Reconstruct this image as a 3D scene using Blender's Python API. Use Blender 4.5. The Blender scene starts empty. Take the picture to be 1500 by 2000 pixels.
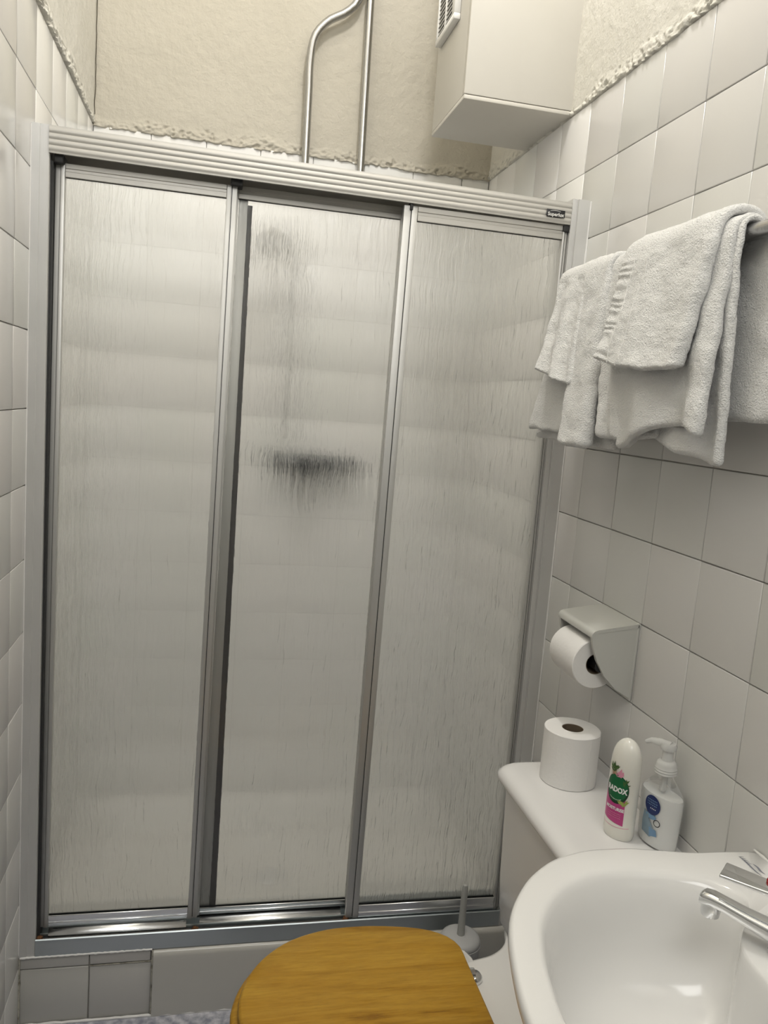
import bpy, bmesh, math, random
from mathutils import Vector, Matrix, noise
random.seed(7)
SC = bpy.context.scene
COL = SC.collection
PI = math.pi

# ------------------------------------------------------------------ camera
cam_d = bpy.data.cameras.new('camera')
cam = bpy.data.objects.new('camera', cam_d); COL.objects.link(cam); SC.camera = cam
R0 = (0.975922579981366, -0.2045796204554787, 0.07564586424125602)
R1 = (0.04583130528239636, -0.14673455977788744, -0.9881135868020949)
R2 = (0.21324776514333282, 0.9677893096439337, -0.13382541911121404)
cam.matrix_world = Matrix(((R0[0], -R1[0], -R2[0], 0.36574), (R0[1], -R1[1], -R2[1], -1.69113),
                           (R0[2], -R1[2], -R2[2], 1.42186), (0, 0, 0, 1)))
cam_d.sensor_fit = 'HORIZONTAL'; cam_d.sensor_width = 36.0
cam_d.lens = 1544.0 / 1500 * 36.0
cam_d.clip_start = 0.02

# ------------------------------------------------------------------ light, exposure
SC.view_settings.view_transform = 'Standard'
SC.view_settings.look = 'None'
SC.view_settings.gamma = 1.0
SC.view_settings.exposure = 0.03
SC.view_settings.use_curve_mapping = False
world = bpy.data.worlds.new('world'); SC.world = world; world.use_nodes = True
world.node_tree.nodes['Background'].inputs[0].default_value = (0.5, 0.55, 0.6, 1)
world.node_tree.nodes['Background'].inputs[1].default_value = 0.3
LP = (0.68, -0.45, 3.32)
ld = bpy.data.lights.new('ceiling_bulb_light', 'POINT'); ld.energy = 38; ld.shadow_soft_size = 0.08
ld.color = (1.0, 0.972, 0.945)
lo = bpy.data.objects.new('ceiling_bulb_light', ld); COL.objects.link(lo); lo.location = LP
# added fill light, unseen, high behind the camera to brighten the glass
ad = bpy.data.lights.new('front_fill_light', 'AREA'); ad.shape = 'RECTANGLE'; ad.size = 0.95; ad.size_y = 1.1
ad.energy = 22; ad.color = (1.0, 0.99, 0.965)
ao = bpy.data.objects.new('front_fill_light', ad); COL.objects.link(ao)
ao.location = (0.50, -2.17, 2.65); ao.rotation_euler = (PI / 2 - 0.12, 0, 0)
# ------------------------------------------------------------------ helpers
W = 1.15; YB = 0.735; YF = -2.2; H = 3.7; TT = 2.1236; P = 0.1524

def obj(name, me, parent=None, mats=None, loc=None, rot=None):
    o = bpy.data.objects.new(name, me); COL.objects.link(o)
    if parent is not None: o.parent = parent
    if loc is not None: o.location = loc
    if rot is not None: o.rotation_euler = rot
    if mats is not None and me is not None:
        me.materials.clear()
        for m in (mats if isinstance(mats, (list, tuple)) else [mats]): me.materials.append(m)
    return o

def tag(o, label, cat, group=None):
    o['label'] = label; o['category'] = cat
    if group: o['group'] = group
    return o

def thing(name, label, cat, loc=(0, 0, 0), rz=0, group=None):
    o = bpy.data.objects.new(name, None); COL.objects.link(o); o.location = loc; o.rotation_euler = (0, 0, rz)
    o.empty_display_size = 0.05
    return tag(o, label, cat, group)

def mesh(verts, faces, smooth=True, name='mesh', mi=None):
    me = bpy.data.meshes.new(name); me.from_pydata([tuple(v) for v in verts], [], faces); me.update()
    if smooth:
        me.polygons.foreach_set('use_smooth', [True] * len(me.polygons))
    if mi: me.polygons.foreach_set('material_index', mi)
    return me

def from_bm(bm, smooth=False, name='mesh', angle=None):
    me = bpy.data.meshes.new(name)
    bmesh.ops.recalc_face_normals(bm, faces=bm.faces)
    bm.to_mesh(me); bm.free()
    if smooth:
        me.polygons.foreach_set('use_smooth', [True] * len(me.polygons))
        if angle is not None:
            try: me.set_sharp_from_angle(angle=math.radians(angle))
            except Exception: pass
    return me

def add_box(bm, p0, p1, bev=0.0, seg=2, M=None):
    b = bmesh.new(); bmesh.ops.create_cube(b, size=1.0)
    c = [(p0[i] + p1[i]) / 2 for i in range(3)]; s = [abs(p1[i] - p0[i]) for i in range(3)]
    for v in b.verts: v.co = Vector((c[0] + v.co.x * s[0], c[1] + v.co.y * s[1], c[2] + v.co.z * s[2]))
    if bev > 0:
        bmesh.ops.bevel(b, geom=b.edges[:], offset=min(bev, min(s) * 0.49), segments=seg, profile=0.5, affect='EDGES')
    if M is not None: b.transform(M)
    t = bpy.data.meshes.new('t'); b.to_mesh(t); b.free(); bm.from_mesh(t); bpy.data.meshes.remove(t)

def box(p0, p1, bev=0.0, seg=2, smooth=True):
    bm = bmesh.new(); add_box(bm, p0, p1, bev, seg)
    return from_bm(bm, smooth and bev > 0, angle=50)

def hexa(c8, bev=0.0, seg=1):
    """eight corners: bottom ring of four, top ring of four"""
    bm = bmesh.new(); v = [bm.verts.new(c) for c in c8]
    for f in ((3, 2, 1, 0), (4, 5, 6, 7), (0, 1, 5, 4), (1, 2, 6, 5), (2, 3, 7, 6), (3, 0, 4, 7)): bm.faces.new([v[i] for i in f])
    if bev: bmesh.ops.bevel(bm, geom=bm.edges[:], offset=bev, segments=seg, profile=0.5, affect='EDGES')
    return from_bm(bm, bev > 0, angle=50)

def extr(profile, axis, a, b, caps=True, smooth=False, angle=40):
    """extrude a closed 2-D profile along axis ('x' profile=(y,z), 'y' profile=(x,z), 'z' profile=(x,y)); a, b may be functions of nothing"""
    n = len(profile); V = []
    for t in (a, b):
        for (p, q) in profile:
            V.append({'x': (t, p, q), 'y': (p, t, q), 'z': (p, q, t)}[axis])
    F = [(i, (i + 1) % n, n + (i + 1) % n, n + i) for i in range(n)]
    if caps: F += [tuple(range(n - 1, -1, -1)), tuple(range(n, 2 * n))]
    bm = bmesh.new(); vs = [bm.verts.new(v) for v in V]
    for f in F: bm.faces.new([vs[i] for i in f])
    return from_bm(bm, smooth, angle=angle)

def loft(loops, cap0=True, cap1=True, smooth=True, angle=60):
    n = len(loops[0]); V = [v for l in loops for v in l]; F = []
    for k in range(len(loops) - 1):
        for i in range(n):
            j = (i + 1) % n
            F.append((k * n + i, k * n + j, (k + 1) * n + j, (k + 1) * n + i))
    bm = bmesh.new(); vs = [bm.verts.new(v) for v in V]
    for f in F: bm.faces.new([vs[i] for i in f])
    if cap0: bm.faces.new([vs[i] for i in range(n - 1, -1, -1)])
    if cap1: bm.faces.new([vs[(len(loops) - 1) * n + i] for i in range(n)])
    return from_bm(bm, smooth, angle=angle)

def lathe(prof, n=40, sx=1.0, sy=1.0, angle=50, cap0=True, cap1=True):
    loops = [[(r * sx * math.cos(2 * PI * i / n), r * sy * math.sin(2 * PI * i / n), z) for i in range(n)] for r, z in prof]
    return loft(loops, cap0, cap1, angle=angle)

def tube(pts, r, n=14, cap=True, rr=None):
    pts = [Vector(p) for p in pts]; loops = []
    up = Vector((0, 0, 1)); prev = None
    for i, p in enumerate(pts):
        d = (pts[min(i + 1, len(pts) - 1)] - pts[max(i - 1, 0)]).normalized()
        if prev is None:
            a = d.cross(up if abs(d.z) < 0.9 else Vector((1, 0, 0))).normalized()
        else:
            a = (prev - d * prev.dot(d)).normalized()
        prev = a; b = d.cross(a); q = rr[i] if rr else r
        loops.append([p + a * q * math.cos(2 * PI * k / n) + b * q * math.sin(2 * PI * k / n) for k in range(n)])
    return loft(loops, cap, cap)

def crom(pts, n, closed=False):
    """resample a polyline smoothly (Catmull-Rom) to n points, even in arc length"""
    P_ = [Vector(p) for p in pts]; m = len(P_); out = []
    rng = m if closed else m - 1
    for i in range(rng):
        if closed: p0, p1, p2, p3 = P_[(i - 1) % m], P_[i], P_[(i + 1) % m], P_[(i + 2) % m]
        else: p0, p1, p2, p3 = P_[max(i - 1, 0)], P_[i], P_[i + 1], P_[min(i + 2, m - 1)]
        for k in range(12):
            t = k / 12
            out.append(0.5 * ((2 * p1) + (p2 - p0) * t + (2 * p0 - 5 * p1 + 4 * p2 - p3) * t * t + (3 * p1 - p0 - 3 * p2 + p3) * t ** 3))
    out.append(P_[0] if closed else P_[-1])
    L = [0]
    for i in range(1, len(out)): L.append(L[-1] + (out[i] - out[i - 1]).length)
    res = []; j = 0
    for k in range(n):
        s = L[-1] * k / (n if closed else n - 1)
        while j < len(L) - 2 and L[j + 1] < s: j += 1
        t = (s - L[j]) / max(L[j + 1] - L[j], 1e-9)
        res.append(out[j].lerp(out[j + 1], min(max(t, 0), 1)))
    return res

def text_mesh(s, size, bold=0.0, space=1.0):
    cu = bpy.data.curves.new('txt', 'FONT'); cu.body = s; cu.size = size; cu.align_x = 'CENTER'; cu.align_y = 'CENTER'
    cu.offset = bold; cu.space_character = space; cu.resolution_u = 3
    o = bpy.data.objects.new('txt', cu); COL.objects.link(o)
    dg = bpy.context.evaluated_depsgraph_get(); dg.update()
    me = bpy.data.meshes.new_from_object(o.evaluated_get(dg))
    V = [tuple(v.co[:2]) for v in me.vertices]; F = [tuple(p.vertices) for p in me.polygons]
    bpy.data.objects.remove(o); bpy.data.curves.remove(cu); bpy.data.meshes.remove(me)
    return V, F

# ------------------------------------------------------------------ materials
def mat(name, col, rough=0.5, metal=0.0, spec=0.5, coat=0.0, trans=0.0, ior=1.5, sss=0.0):
    m = bpy.data.materials.new(name); m.use_nodes = True
    b = m.node_tree.nodes['Principled BSDF']
    b.inputs['Base Color'].default_value = (*col, 1); b.inputs['Roughness'].default_value = rough
    b.inputs['Metallic'].default_value = metal; b.inputs['Specular IOR Level'].default_value = spec
    b.inputs['Coat Weight'].default_value = coat; b.inputs['Transmission Weight'].default_value = trans
    b.inputs['IOR'].default_value = ior
    if sss:
        b.inputs['Subsurface Weight'].default_value = sss; b.inputs['Subsurface Radius'].default_value = (0.01, 0.009, 0.008)
        b.inputs['Subsurface Scale'].default_value = 0.5
    return m

def nd(m, t, **kw):
    n = m.node_tree.nodes.new(t)
    for k, v in kw.items():
        if k in n.inputs.keys(): n.inputs[k].default_value = v
        else: setattr(n, k, v)
    return n

def lk(m, a, b): m.node_tree.links.new(a, b)

def bump(m, scale=(1, 1, 1), nscale=50, detail=4, dist=0.001, strength=0.5, kind='noise', coord='Object', rough=0.5, extra=None):
    tc = nd(m, 'ShaderNodeTexCoord'); mp = nd(m, 'ShaderNodeMapping'); mp.inputs['Scale'].default_value = scale
    lk(m, tc.outputs[coord], mp.inputs['Vector'])
    if kind == 'noise':
        tx = nd(m, 'ShaderNodeTexNoise', Scale=nscale, Detail=detail, Roughness=rough); out = tx.outputs['Fac']
    else:
        tx = nd(m, 'ShaderNodeTexVoronoi', Scale=nscale); out = tx.outputs['Distance']
    lk(m, mp.outputs['Vector'], tx.inputs['Vector'])
    bp = nd(m, 'ShaderNodeBump', Strength=strength, Distance=dist)
    lk(m, out, bp.inputs['Height'])
    b = m.node_tree.nodes['Principled BSDF']
    if b.inputs['Normal'].is_linked:
        lk(m, b.inputs['Normal'].links[0].from_socket, bp.inputs['Normal'])
    lk(m, bp.outputs['Normal'], b.inputs['Normal'])
    return mp, tx, bp

def mottle(m, c1, c2, nscale=3.0, detail=5, lo_=0.35, hi=0.65, coord='Object', scale=(1, 1, 1)):
    tc = nd(m, 'ShaderNodeTexCoord'); mp = nd(m, 'ShaderNodeMapping'); mp.inputs['Scale'].default_value = scale
    lk(m, tc.outputs[coord], mp.inputs['Vector'])
    tx = nd(m, 'ShaderNodeTexNoise', Scale=nscale, Detail=detail); lk(m, mp.outputs['Vector'], tx.inputs['Vector'])
    cr = nd(m, 'ShaderNodeValToRGB'); cr.color_ramp.elements[0].position = lo_; cr.color_ramp.elements[1].position = hi
    cr.color_ramp.elements[0].color = (*c1, 1); cr.color_ramp.elements[1].color = (*c2, 1)
    lk(m, tx.outputs['Fac'], cr.inputs['Fac']); b = m.node_tree.nodes['Principled BSDF']
    lk(m, cr.outputs['Color'], b.inputs['Base Color']); return cr, tx

M = {}
def tile_mat(name, c, rough=0.13):
    m = mat(name, c, rough, spec=0.5)
    oi = nd(m, 'ShaderNodeObjectInfo'); cr = nd(m, 'ShaderNodeValToRGB')
    e = cr.color_ramp.elements
    e[0].color = (c[0] * 0.975, c[1] * 0.985, c[2] * 0.97, 1); e[1].color = (c[0] * 1.01, c[1] * 1.0, c[2] * 1.0, 1)
    x = e.new(0.5); x.color = (*c, 1)
    lk(m, oi.outputs['Random'], cr.inputs['Fac']); lk(m, cr.outputs['Color'], m.node_tree.nodes['Principled BSDF'].inputs['Base Color'])
    bump(m, nscale=9, detail=1, dist=0.0006, strength=0.12)
    return m
M['tile'] = tile_mat('glazed_tile', (0.70, 0.69, 0.67), 0.17)
M['kerbtile'] = tile_mat('kerb_tile', (0.58, 0.565, 0.535), 0.2)
M['walltile_lit'] = tile_mat('shower_wall_tile_lit', (0.90, 0.895, 0.875), 0.2)  # paler than the room tiles, standing in for light reaching the cubicle
M['grout'] = mat('grout', (0.50, 0.475, 0.44), 0.9)
M['plaster'] = mat('cream_plaster', (0.74, 0.67, 0.49), 0.75)
mottle(M['plaster'], (0.53, 0.495, 0.415), (0.575, 0.54, 0.46), 2.2, 6)
bump(M['plaster'], nscale=45, detail=6, dist=0.006, strength=0.7, rough=0.6)
bump(M['plaster'], nscale=9, detail=3, dist=0.006, strength=0.3)
M['plaster_light'] = mat('pale_plaster', (0.80, 0.765, 0.66), 0.75)
mottle(M['plaster_light'], (0.68, 0.66, 0.59), (0.73, 0.71, 0.65), 3, 5)
bump(M['plaster_light'], nscale=60, detail=6, dist=0.005, strength=0.7, rough=0.65)
M['boxing'] = mat('painted_board', (0.80, 0.755, 0.65), 0.45)
mottle(M['boxing'], (0.64, 0.615, 0.56), (0.67, 0.645, 0.59), 4, 4)
bump(M['boxing'], nscale=20, detail=4, dist=0.0015, strength=0.3)
M['chip'] = mat('dark_chipped_gap', (0.07, 0.06, 0.04), 0.9)
def alu(name, c, rough, axis, metal=1.0):
    m = mat(name, c, rough, metal)
    sc = {'x': (1.2, 60, 60), 'y': (60, 1.2, 60), 'z': (60, 60, 1.2)}[axis]
    bump(m, scale=sc, nscale=12, detail=3, dist=0.0004, strength=0.25)
    tc = nd(m, 'ShaderNodeTexCoord'); mp = nd(m, 'ShaderNodeMapping'); mp.inputs['Scale'].default_value = [s * 0.15 for s in sc]
    lk(m, tc.outputs['Object'], mp.inputs['Vector']); tx = nd(m, 'ShaderNodeTexNoise', Scale=8.0, Detail=4.0); lk(m, mp.outputs['Vector'], tx.inputs['Vector'])
    mr = nd(m, 'ShaderNodeMapRange'); mr.inputs['To Min'].default_value = rough * 0.75; mr.inputs['To Max'].default_value = rough * 1.35
    lk(m, tx.outputs['Fac'], mr.inputs['Value']); lk(m, mr.outputs['Result'], m.node_tree.nodes['Principled BSDF'].inputs['Roughness'])
    return m
M['alu_x'] = alu('satin_aluminium_rail', (0.55, 0.535, 0.50), 0.5, 'x', 0.7)
M['alu_j'] = alu('satin_aluminium_jamb', (0.66, 0.655, 0.64), 0.42, 'z', 0.45)
M['alu_lip'] = alu('aluminium_lip_dark_reflection', (0.50, 0.54, 0.55), 0.35, 'x')  # dark blue-grey tint stands in for the dark surroundings the lip reflects
M['alu_z'] = alu('satin_aluminium_upright', (0.60, 0.595, 0.575), 0.5, 'z', 0.8)
M['alu_bright'] = alu('bright_aluminium_track', (0.84, 0.85, 0.86), 0.2, 'x')
M['dark'] = mat('dark_recess_shade_plastic', (0.03, 0.03, 0.03), 0.6)  # black tone for shade inside gaps, also for the sliders
M['darkstrip'] = mat('black_seal', (0.05, 0.045, 0.045), 0.45)
M['chrome'] = mat('chrome', (0.80, 0.81, 0.82), 0.07, 1.0)
M['pipe'] = mat('dull_chromed_pipe', (0.50, 0.50, 0.50), 0.24, 1.0); bump(M['pipe'], scale=(8, 8, 1), nscale=10, detail=4, dist=0.0015, strength=0.4)
M['white'] = mat('white_ceramic', (0.80, 0.79, 0.765), 0.07, spec=0.5, coat=0.3)
M['basinwhite'] = mat('basin_ceramic', (0.80, 0.795, 0.78), 0.12, spec=0.5); bump(M['basinwhite'], nscale=5, detail=1, dist=0.002, strength=0.15)
M['cistern'] = mat('cistern_ceramic', (0.78, 0.77, 0.755), 0.22)
M['traywhite'] = mat('shower_tray_enamel', (0.86, 0.85, 0.82), 0.12)
M['kerbpanel'] = mat('painted_upstand', (0.58, 0.565, 0.52), 0.14); bump(M['kerbpanel'], nscale=9, detail=3, dist=0.002, strength=0.3)
M['holder'] = mat('glazed_grey_white', (0.58, 0.58, 0.54), 0.17)
M['paper'] = mat('tissue_paper', (0.84, 0.825, 0.80), 0.95, spec=0.1); bump(M['paper'], nscale=130, detail=4, dist=0.0012, strength=0.5)
M['card'] = mat('brown_card', (0.16, 0.12, 0.08), 0.9)
M['silicone'] = mat('white_silicone', (0.82, 0.81, 0.79), 0.3)
M['plastic'] = mat('white_plastic', (0.80, 0.79, 0.76), 0.4)
M['brushgrey'] = mat('grey_plastic', (0.47, 0.47, 0.465), 0.4)
M['brushlight'] = mat('brush_handle_plastic', (0.40, 0.40, 0.375), 0.45)
M['grime_shade'] = mat('channel_grime_shade', (0.05, 0.045, 0.04), 0.5)
M['rust'] = mat('rust', (0.13, 0.055, 0.02), 0.9); bump(M['rust'], nscale=200, detail=4, dist=0.002, strength=1)
M['mould'] = mat('old_grubby_sealant', (0.30, 0.27, 0.20), 0.8); mottle(M['mould'], (0.16, 0.145, 0.11), (0.50, 0.48, 0.41), 60, 4, 0.30, 0.55); bump(M['mould'], nscale=120, detail=4, dist=0.003, strength=1)
M['floor'] = mat('grey_blue_vinyl', (0.42, 0.43, 0.47), 0.4)
mottle(M['floor'], (0.25, 0.26, 0.32), (0.62, 0.62, 0.66), 55, 5, 0.35, 0.65); bump(M['floor'], nscale=80, detail=3, dist=0.001, strength=0.3)
M['gunmetal'] = mat('dark_shower_metal', (0.10, 0.105, 0.11), 0.4, 0.5); M['risercol'] = mat('pale_riser', (0.55, 0.55, 0.54), 0.3)
M['red'] = mat('red_enamel', (0.35, 0.01, 0.012), 0.2)
M['doordark'] = mat('door_dark_for_reflection', (0.035, 0.05, 0.058), 0.5); M['wallfront'] = mat('wall_dark_for_reflection', (0.10, 0.11, 0.115), 0.7)  # unseen door and end wall, darkened so the frame metal reflects dark
M['black'] = mat('black_plastic', (0.012, 0.012, 0.014), 0.35)

# towelling
def terry(name, c):
    m = mat(name, c, 0.95, spec=0.15)
    m.node_tree.nodes['Principled BSDF'].inputs['Sheen Weight'].default_value = 0.35
    m.node_tree.nodes['Principled BSDF'].inputs['Sheen Roughness'].default_value = 0.5
    bump(m, nscale=260, detail=4, dist=0.0042, strength=0.8, rough=0.75)
    bump(m, nscale=420, dist=0.003, strength=0.5, kind='voronoi')
    return m
M['towel'] = terry('white_towelling', (0.90, 0.895, 0.875))
M['hem'] = mat('woven_towel_hem', (0.87, 0.86, 0.83), 0.9, spec=0.15); bump(M['hem'], nscale=400, detail=2, dist=0.001, strength=0.6)

# varnished pine
m = mat('varnished_pine', (0.55, 0.30, 0.07), 0.38, spec=0.3)
tc = nd(m, 'ShaderNodeTexCoord'); mp = nd(m, 'ShaderNodeMapping'); mp.inputs['Scale'].default_value = (1.6, 15.0, 15.0); mp.inputs['Rotation'].default_value = (0, 0, 0.16)
lk(m, tc.outputs['Object'], mp.inputs['Vector'])
n1 = nd(m, 'ShaderNodeTexNoise', Scale=1.6, Detail=6.0, Roughness=0.6, Distortion=1.3); lk(m, mp.outputs['Vector'], n1.inputs['Vector'])
n2 = nd(m, 'ShaderNodeTexNoise', Scale=14.0, Detail=5.0, Roughness=0.7); lk(m, mp.outputs['Vector'], n2.inputs['Vector'])
cr = nd(m, 'ShaderNodeValToRGB'); e = cr.color_ramp.elements
e[0].position = 0.30; e[0].color = (0.22, 0.095, 0.004, 1); e[1].position = 0.62; e[1].color = (0.50, 0.285, 0.034, 1)
q = e.new(0.42); q.color = (0.42, 0.22, 0.018, 1)
lk(m, n1.outputs['Fac'], cr.inputs['Fac'])
cr2 = nd(m, 'ShaderNodeValToRGB'); e = cr2.color_ramp.elements
e[0].position = 0.25; e[0].color = (0.70, 0.66, 0.58, 1); e[1].position = 0.6; e[1].color = (1, 1, 1, 1)
lk(m, n2.outputs['Fac'], cr2.inputs['Fac'])
mx = nd(m, 'ShaderNodeMix', data_type='RGBA', blend_type='MULTIPLY'); mx.inputs[0].default_value = 0.9
lk(m, cr.outputs['Color'], mx.inputs[6]); lk(m, cr2.outputs['Color'], mx.inputs[7])
lk(m, mx.outputs[2], m.node_tree.nodes['Principled BSDF'].inputs['Base Color'])
M['pine'] = m

# reeded obscure glass: vertical wandering ripples on both faces
def obscure():
    m = mat('obscure_ripple_glass', (1.0, 1.0, 0.975), 0.16, trans=0.97, ior=1.42)
    tc = nd(m, 'ShaderNodeTexCoord')
    d1 = nd(m, 'ShaderNodeTexNoise', Scale=16.0, Detail=3.0); mpd = nd(m, 'ShaderNodeMapping'); mpd.inputs['Scale'].default_value = (1, 1, 1.0)
    lk(m, tc.outputs['Object'], mpd.inputs['Vector']); lk(m, mpd.outputs['Vector'], d1.inputs['Vector'])
    sc = nd(m, 'ShaderNodeVectorMath', operation='SCALE'); sc.inputs['Scale'].default_value = 0.018; lk(m, d1.outputs['Color'], sc.inputs[0])
    ad_ = nd(m, 'ShaderNodeVectorMath', operation='ADD'); lk(m, tc.outputs['Object'], ad_.inputs[0]); lk(m, sc.outputs['Vector'], ad_.inputs[1])
    mp = nd(m, 'ShaderNodeMapping'); mp.inputs['Scale'].default_value = (115, 20, 6.0); lk(m, ad_.outputs['Vector'], mp.inputs['Vector'])
    t1 = nd(m, 'ShaderNodeTexNoise', Scale=1.0, Detail=2.5, Roughness=0.55); lk(m, mp.outputs['Vector'], t1.inputs['Vector'])
    mr = nd(m, 'ShaderNodeMapRange', interpolation_type='LINEAR'); mr.inputs['From Min'].default_value = 0.3; mr.inputs['From Max'].default_value = 0.7
    lk(m, t1.outputs['Fac'], mr.inputs['Value'])
    bp = nd(m, 'ShaderNodeBump', Strength=1.0, Distance=0.0021); lk(m, mr.outputs['Result'], bp.inputs['Height'])
    lk(m, bp.outputs['Normal'], m.node_tree.nodes['Principled BSDF'].inputs['Normal'])
    # part of the light goes straight through the flatter stretches of the pattern
    tr_ = nd(m, 'ShaderNodeBsdfTransparent'); mixs = nd(m, 'ShaderNodeMixShader'); mixs.inputs[0].default_value = 0.34
    out = m.node_tree.nodes['Material Output']
    lk(m, m.node_tree.nodes['Principled BSDF'].outputs[0], mixs.inputs[1]); lk(m, tr_.outputs[0], mixs.inputs[2]); lk(m, mixs.outputs[0], out.inputs['Surface'])
    return m
M['glass'] = obscure()

# ------------------------------------------------------------------ the room
def struct(o): o['kind'] = 'structure'; return o

def tile_mesh(w, h, t=0.006, bev=0.0016, seg=2):
    """tile in local x (width), z (height); front face towards -y, back at y=0"""
    bm = bmesh.new(); add_box(bm, (0, -t, 0), (w, 0, h))
    ed = [e for e in bm.edges if all(v.co.y < -t * 0.5 for v in e.verts)]
    bmesh.ops.bevel(bm, geom=ed, offset=bev, segments=seg, profile=0.6, affect='EDGES')
    return from_bm(bm, True, 'tile', angle=70)

G = 0.0016; TH = 0.006
_cache = {}
def cut_tiles(parent, us, zs, place, keep, mm, name='tile', jitter=0.0014, m0=None):
    """us, zs: joint lines; place(u,z) -> (location, rz)"""
    rest = bmesh.new(); nrest = 0
    for i in range(len(us) - 1):
        for j in range(len(zs) - 1):
            w = us[i + 1] - us[i] - G; h = zs[j + 1] - zs[j] - G
            if w < 0.004 or h < 0.004: continue
            loc, rz = place(us[i] + G / 2, zs[j] + G / 2, w)
            m = M['walltile_lit'] if (m0 is not None and loc[1] - (w if rz < 0 else 0) > -0.01) else mm
            k = (round(w, 3), round(h, 3), m.name)
            if k not in _cache:
                me = tile_mesh(w, h); me.materials.append(m); _cache[k] = me
            if keep(us[i], us[i + 1]):
                o = obj(name, _cache[k], parent, None, loc)
                o.rotation_euler = (random.gauss(0, jitter), 0, rz + random.gauss(0, jitter))
            else:
                t = _cache[k].copy(); t.transform(Matrix.Translation(loc) @ Matrix.Rotation(rz, 4, 'Z')); rest.from_mesh(t); bpy.data.meshes.remove(t); nrest += 1
    if nrest:
        me = from_bm(rest, True, angle=60); o = obj('tile_field', me, parent, mm); o['kind'] = 'stuff'
    else: rest.free()

zrows = [0.0] + [TT - P * k for k in range(13, -1, -1)]

def plaster_mesh(u0, u1, z0, z1, place, seed, ud=None, step=0.0032, zdense=2.46):
    """rough plaster: fine undulation plus a crumbly, lumpy skirt along its lower edge. place(u, z, proud) -> co"""
    zs = []; z = z0
    while z < zdense: zs.append(z); z += 0.0026 if z < z0 + 0.055 else 0.008
    while z < z1: zs.append(z); z += 0.12
    zs.append(z1)
    us = []; u = u0
    while u < u1: us.append(u); u += step if (ud is None or u > ud) else 0.03
    us.append(u1)
    V = []; F = []
    for zi, z in enumerate(zs):
        for u in us:
            p = Vector((u * 1.0 + seed, z, seed * 2.3))
            base = 0.0022 * noise.noise(p * 9) + 0.0010 * noise.noise(p * 40)
            k = 0.0
            if z < z0 + 0.075:
                k = max(0.0, 1 - (z - z0) / (0.032 + 0.036 * max(-0.6, noise.noise(p * 7 + Vector((5, 0, 0))))))
            lump = 0
            if k > 0:
                r = noise.noise(Vector((u * 42 + seed, z * 62, 1.7))); r2 = noise.noise(Vector((u * 120, z * 150 + seed, 4.1)))
                rg = 1 - abs(noise.noise(Vector((u * 55 + seed, z * 80, 9.7)))) * 3.2
                pit = max(0.0, noise.noise(Vector((u * 75, z * 100, seed + 3))) - 0.18)
                lump = min(k * 1.6, 1) * (0.0018 + 0.0048 * max(0, r) + 0.0030 * r2 + 0.0024 * max(0, rg) - 0.030 * pit)
                lump = max(lump, -0.0035)
            ez = 0
            if zi < 4: ez = (0.004 * noise.noise(Vector((u * 26 + seed, 0.3, 8))) + 0.0022 * noise.noise(Vector((u * 110 + seed, 0.3, 3)))) * (1 - zi / 4)
            V.append(place(u, z + ez, 0.004 + base + lump))
    m_ = len(us)
    for a in range(len(zs) - 1):
        for b in range(m_ - 1):
            F.append((a * m_ + b, a * m_ + b + 1, (a + 1) * m_ + b + 1, (a + 1) * m_ + b))
    o0 = len(V)
    for b in range(m_): v = V[b]; V.append(place(us[b], (v[2]), -0.006))
    for b in range(m_ - 1): F.append((b + 1, b, o0 + b, o0 + b + 1))
    return mesh(V, F)

# wall slabs (grout colour shows in the recessed joints)
wr = struct(obj('wall_right', box((W + TH - 0.0012, YF, 0), (W + 0.1, YB + 0.1, H)), None, M['grout']))
yr = sorted([0.5078 - P * c for c in range(-1, 18)] + [YB]); yr = [y for y in yr if y > YF]; yr = [YF] + yr
# local x of the tile mesh runs along -y on the right wall (front faces -x): rotate by -90 deg
cut_tiles(wr, [-y for y in reversed(yr)], zrows, lambda u, z, w: ((W + TH, -u, z), -PI / 2), lambda a, b: -b > -1.2, M['tile'], m0=1)
obj('plaster', plaster_mesh(YF, YB, TT, H, lambda u, z, p: (W - p + 0.002, u, z), 3.1, -0.62), wr, M['plaster_light'])

wl = struct(obj('wall_left', box((-0.1, YF, 0), (-TH + 0.0012, YB + 0.1, H)), None, M['grout']))
yl = sorted([-0.1165 + P * c for c in range(-14, 6)] + [YB]); yl = [YF] + [y for y in yl if YF < y <= YB]
cut_tiles(wl, yl, zrows, lambda u, z, w: ((-TH, u, z), PI / 2), lambda a, b: a > -1.1, M['tile'], m0=1)
obj('plaster', plaster_mesh(YF, YB, TT + 0.004, H, lambda u, z, p: (p - 0.002, u, z), 7.7, -0.1), wl, M['plaster_light'])

wb = struct(obj('wall_back', box((-0.1, YB + TH - 0.0012, 0), (W + 0.1, YB + 0.1, H)), None, M['grout']))
xb = [0.0, 0.154, 0.305, 0.4574, 0.6098, 0.7622, 0.911, 1.064, W]
cut_tiles(wb, xb, zrows, lambda u, z, w: ((u, YB + TH, z), 0), lambda a, b: True, M['walltile_lit'], jitter=0.0003)
obj('plaster', plaster_mesh(0, W, TT - 0.004, H, lambda u, z, p: (u, YB - p + 0.002, z), 12.3), wb, M['plaster'])
# hairline crack up the left corner, filled gap of the plaster
pts = [(0.004 + 0.003 * noise.noise(Vector((z * 25, 0, 0))), YB - 0.008, z) for z in [2.15 + 0.012 * i for i in range(60)]]
obj('crack', tube(pts, 0.0011, 6), wb, M['chip'])

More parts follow.
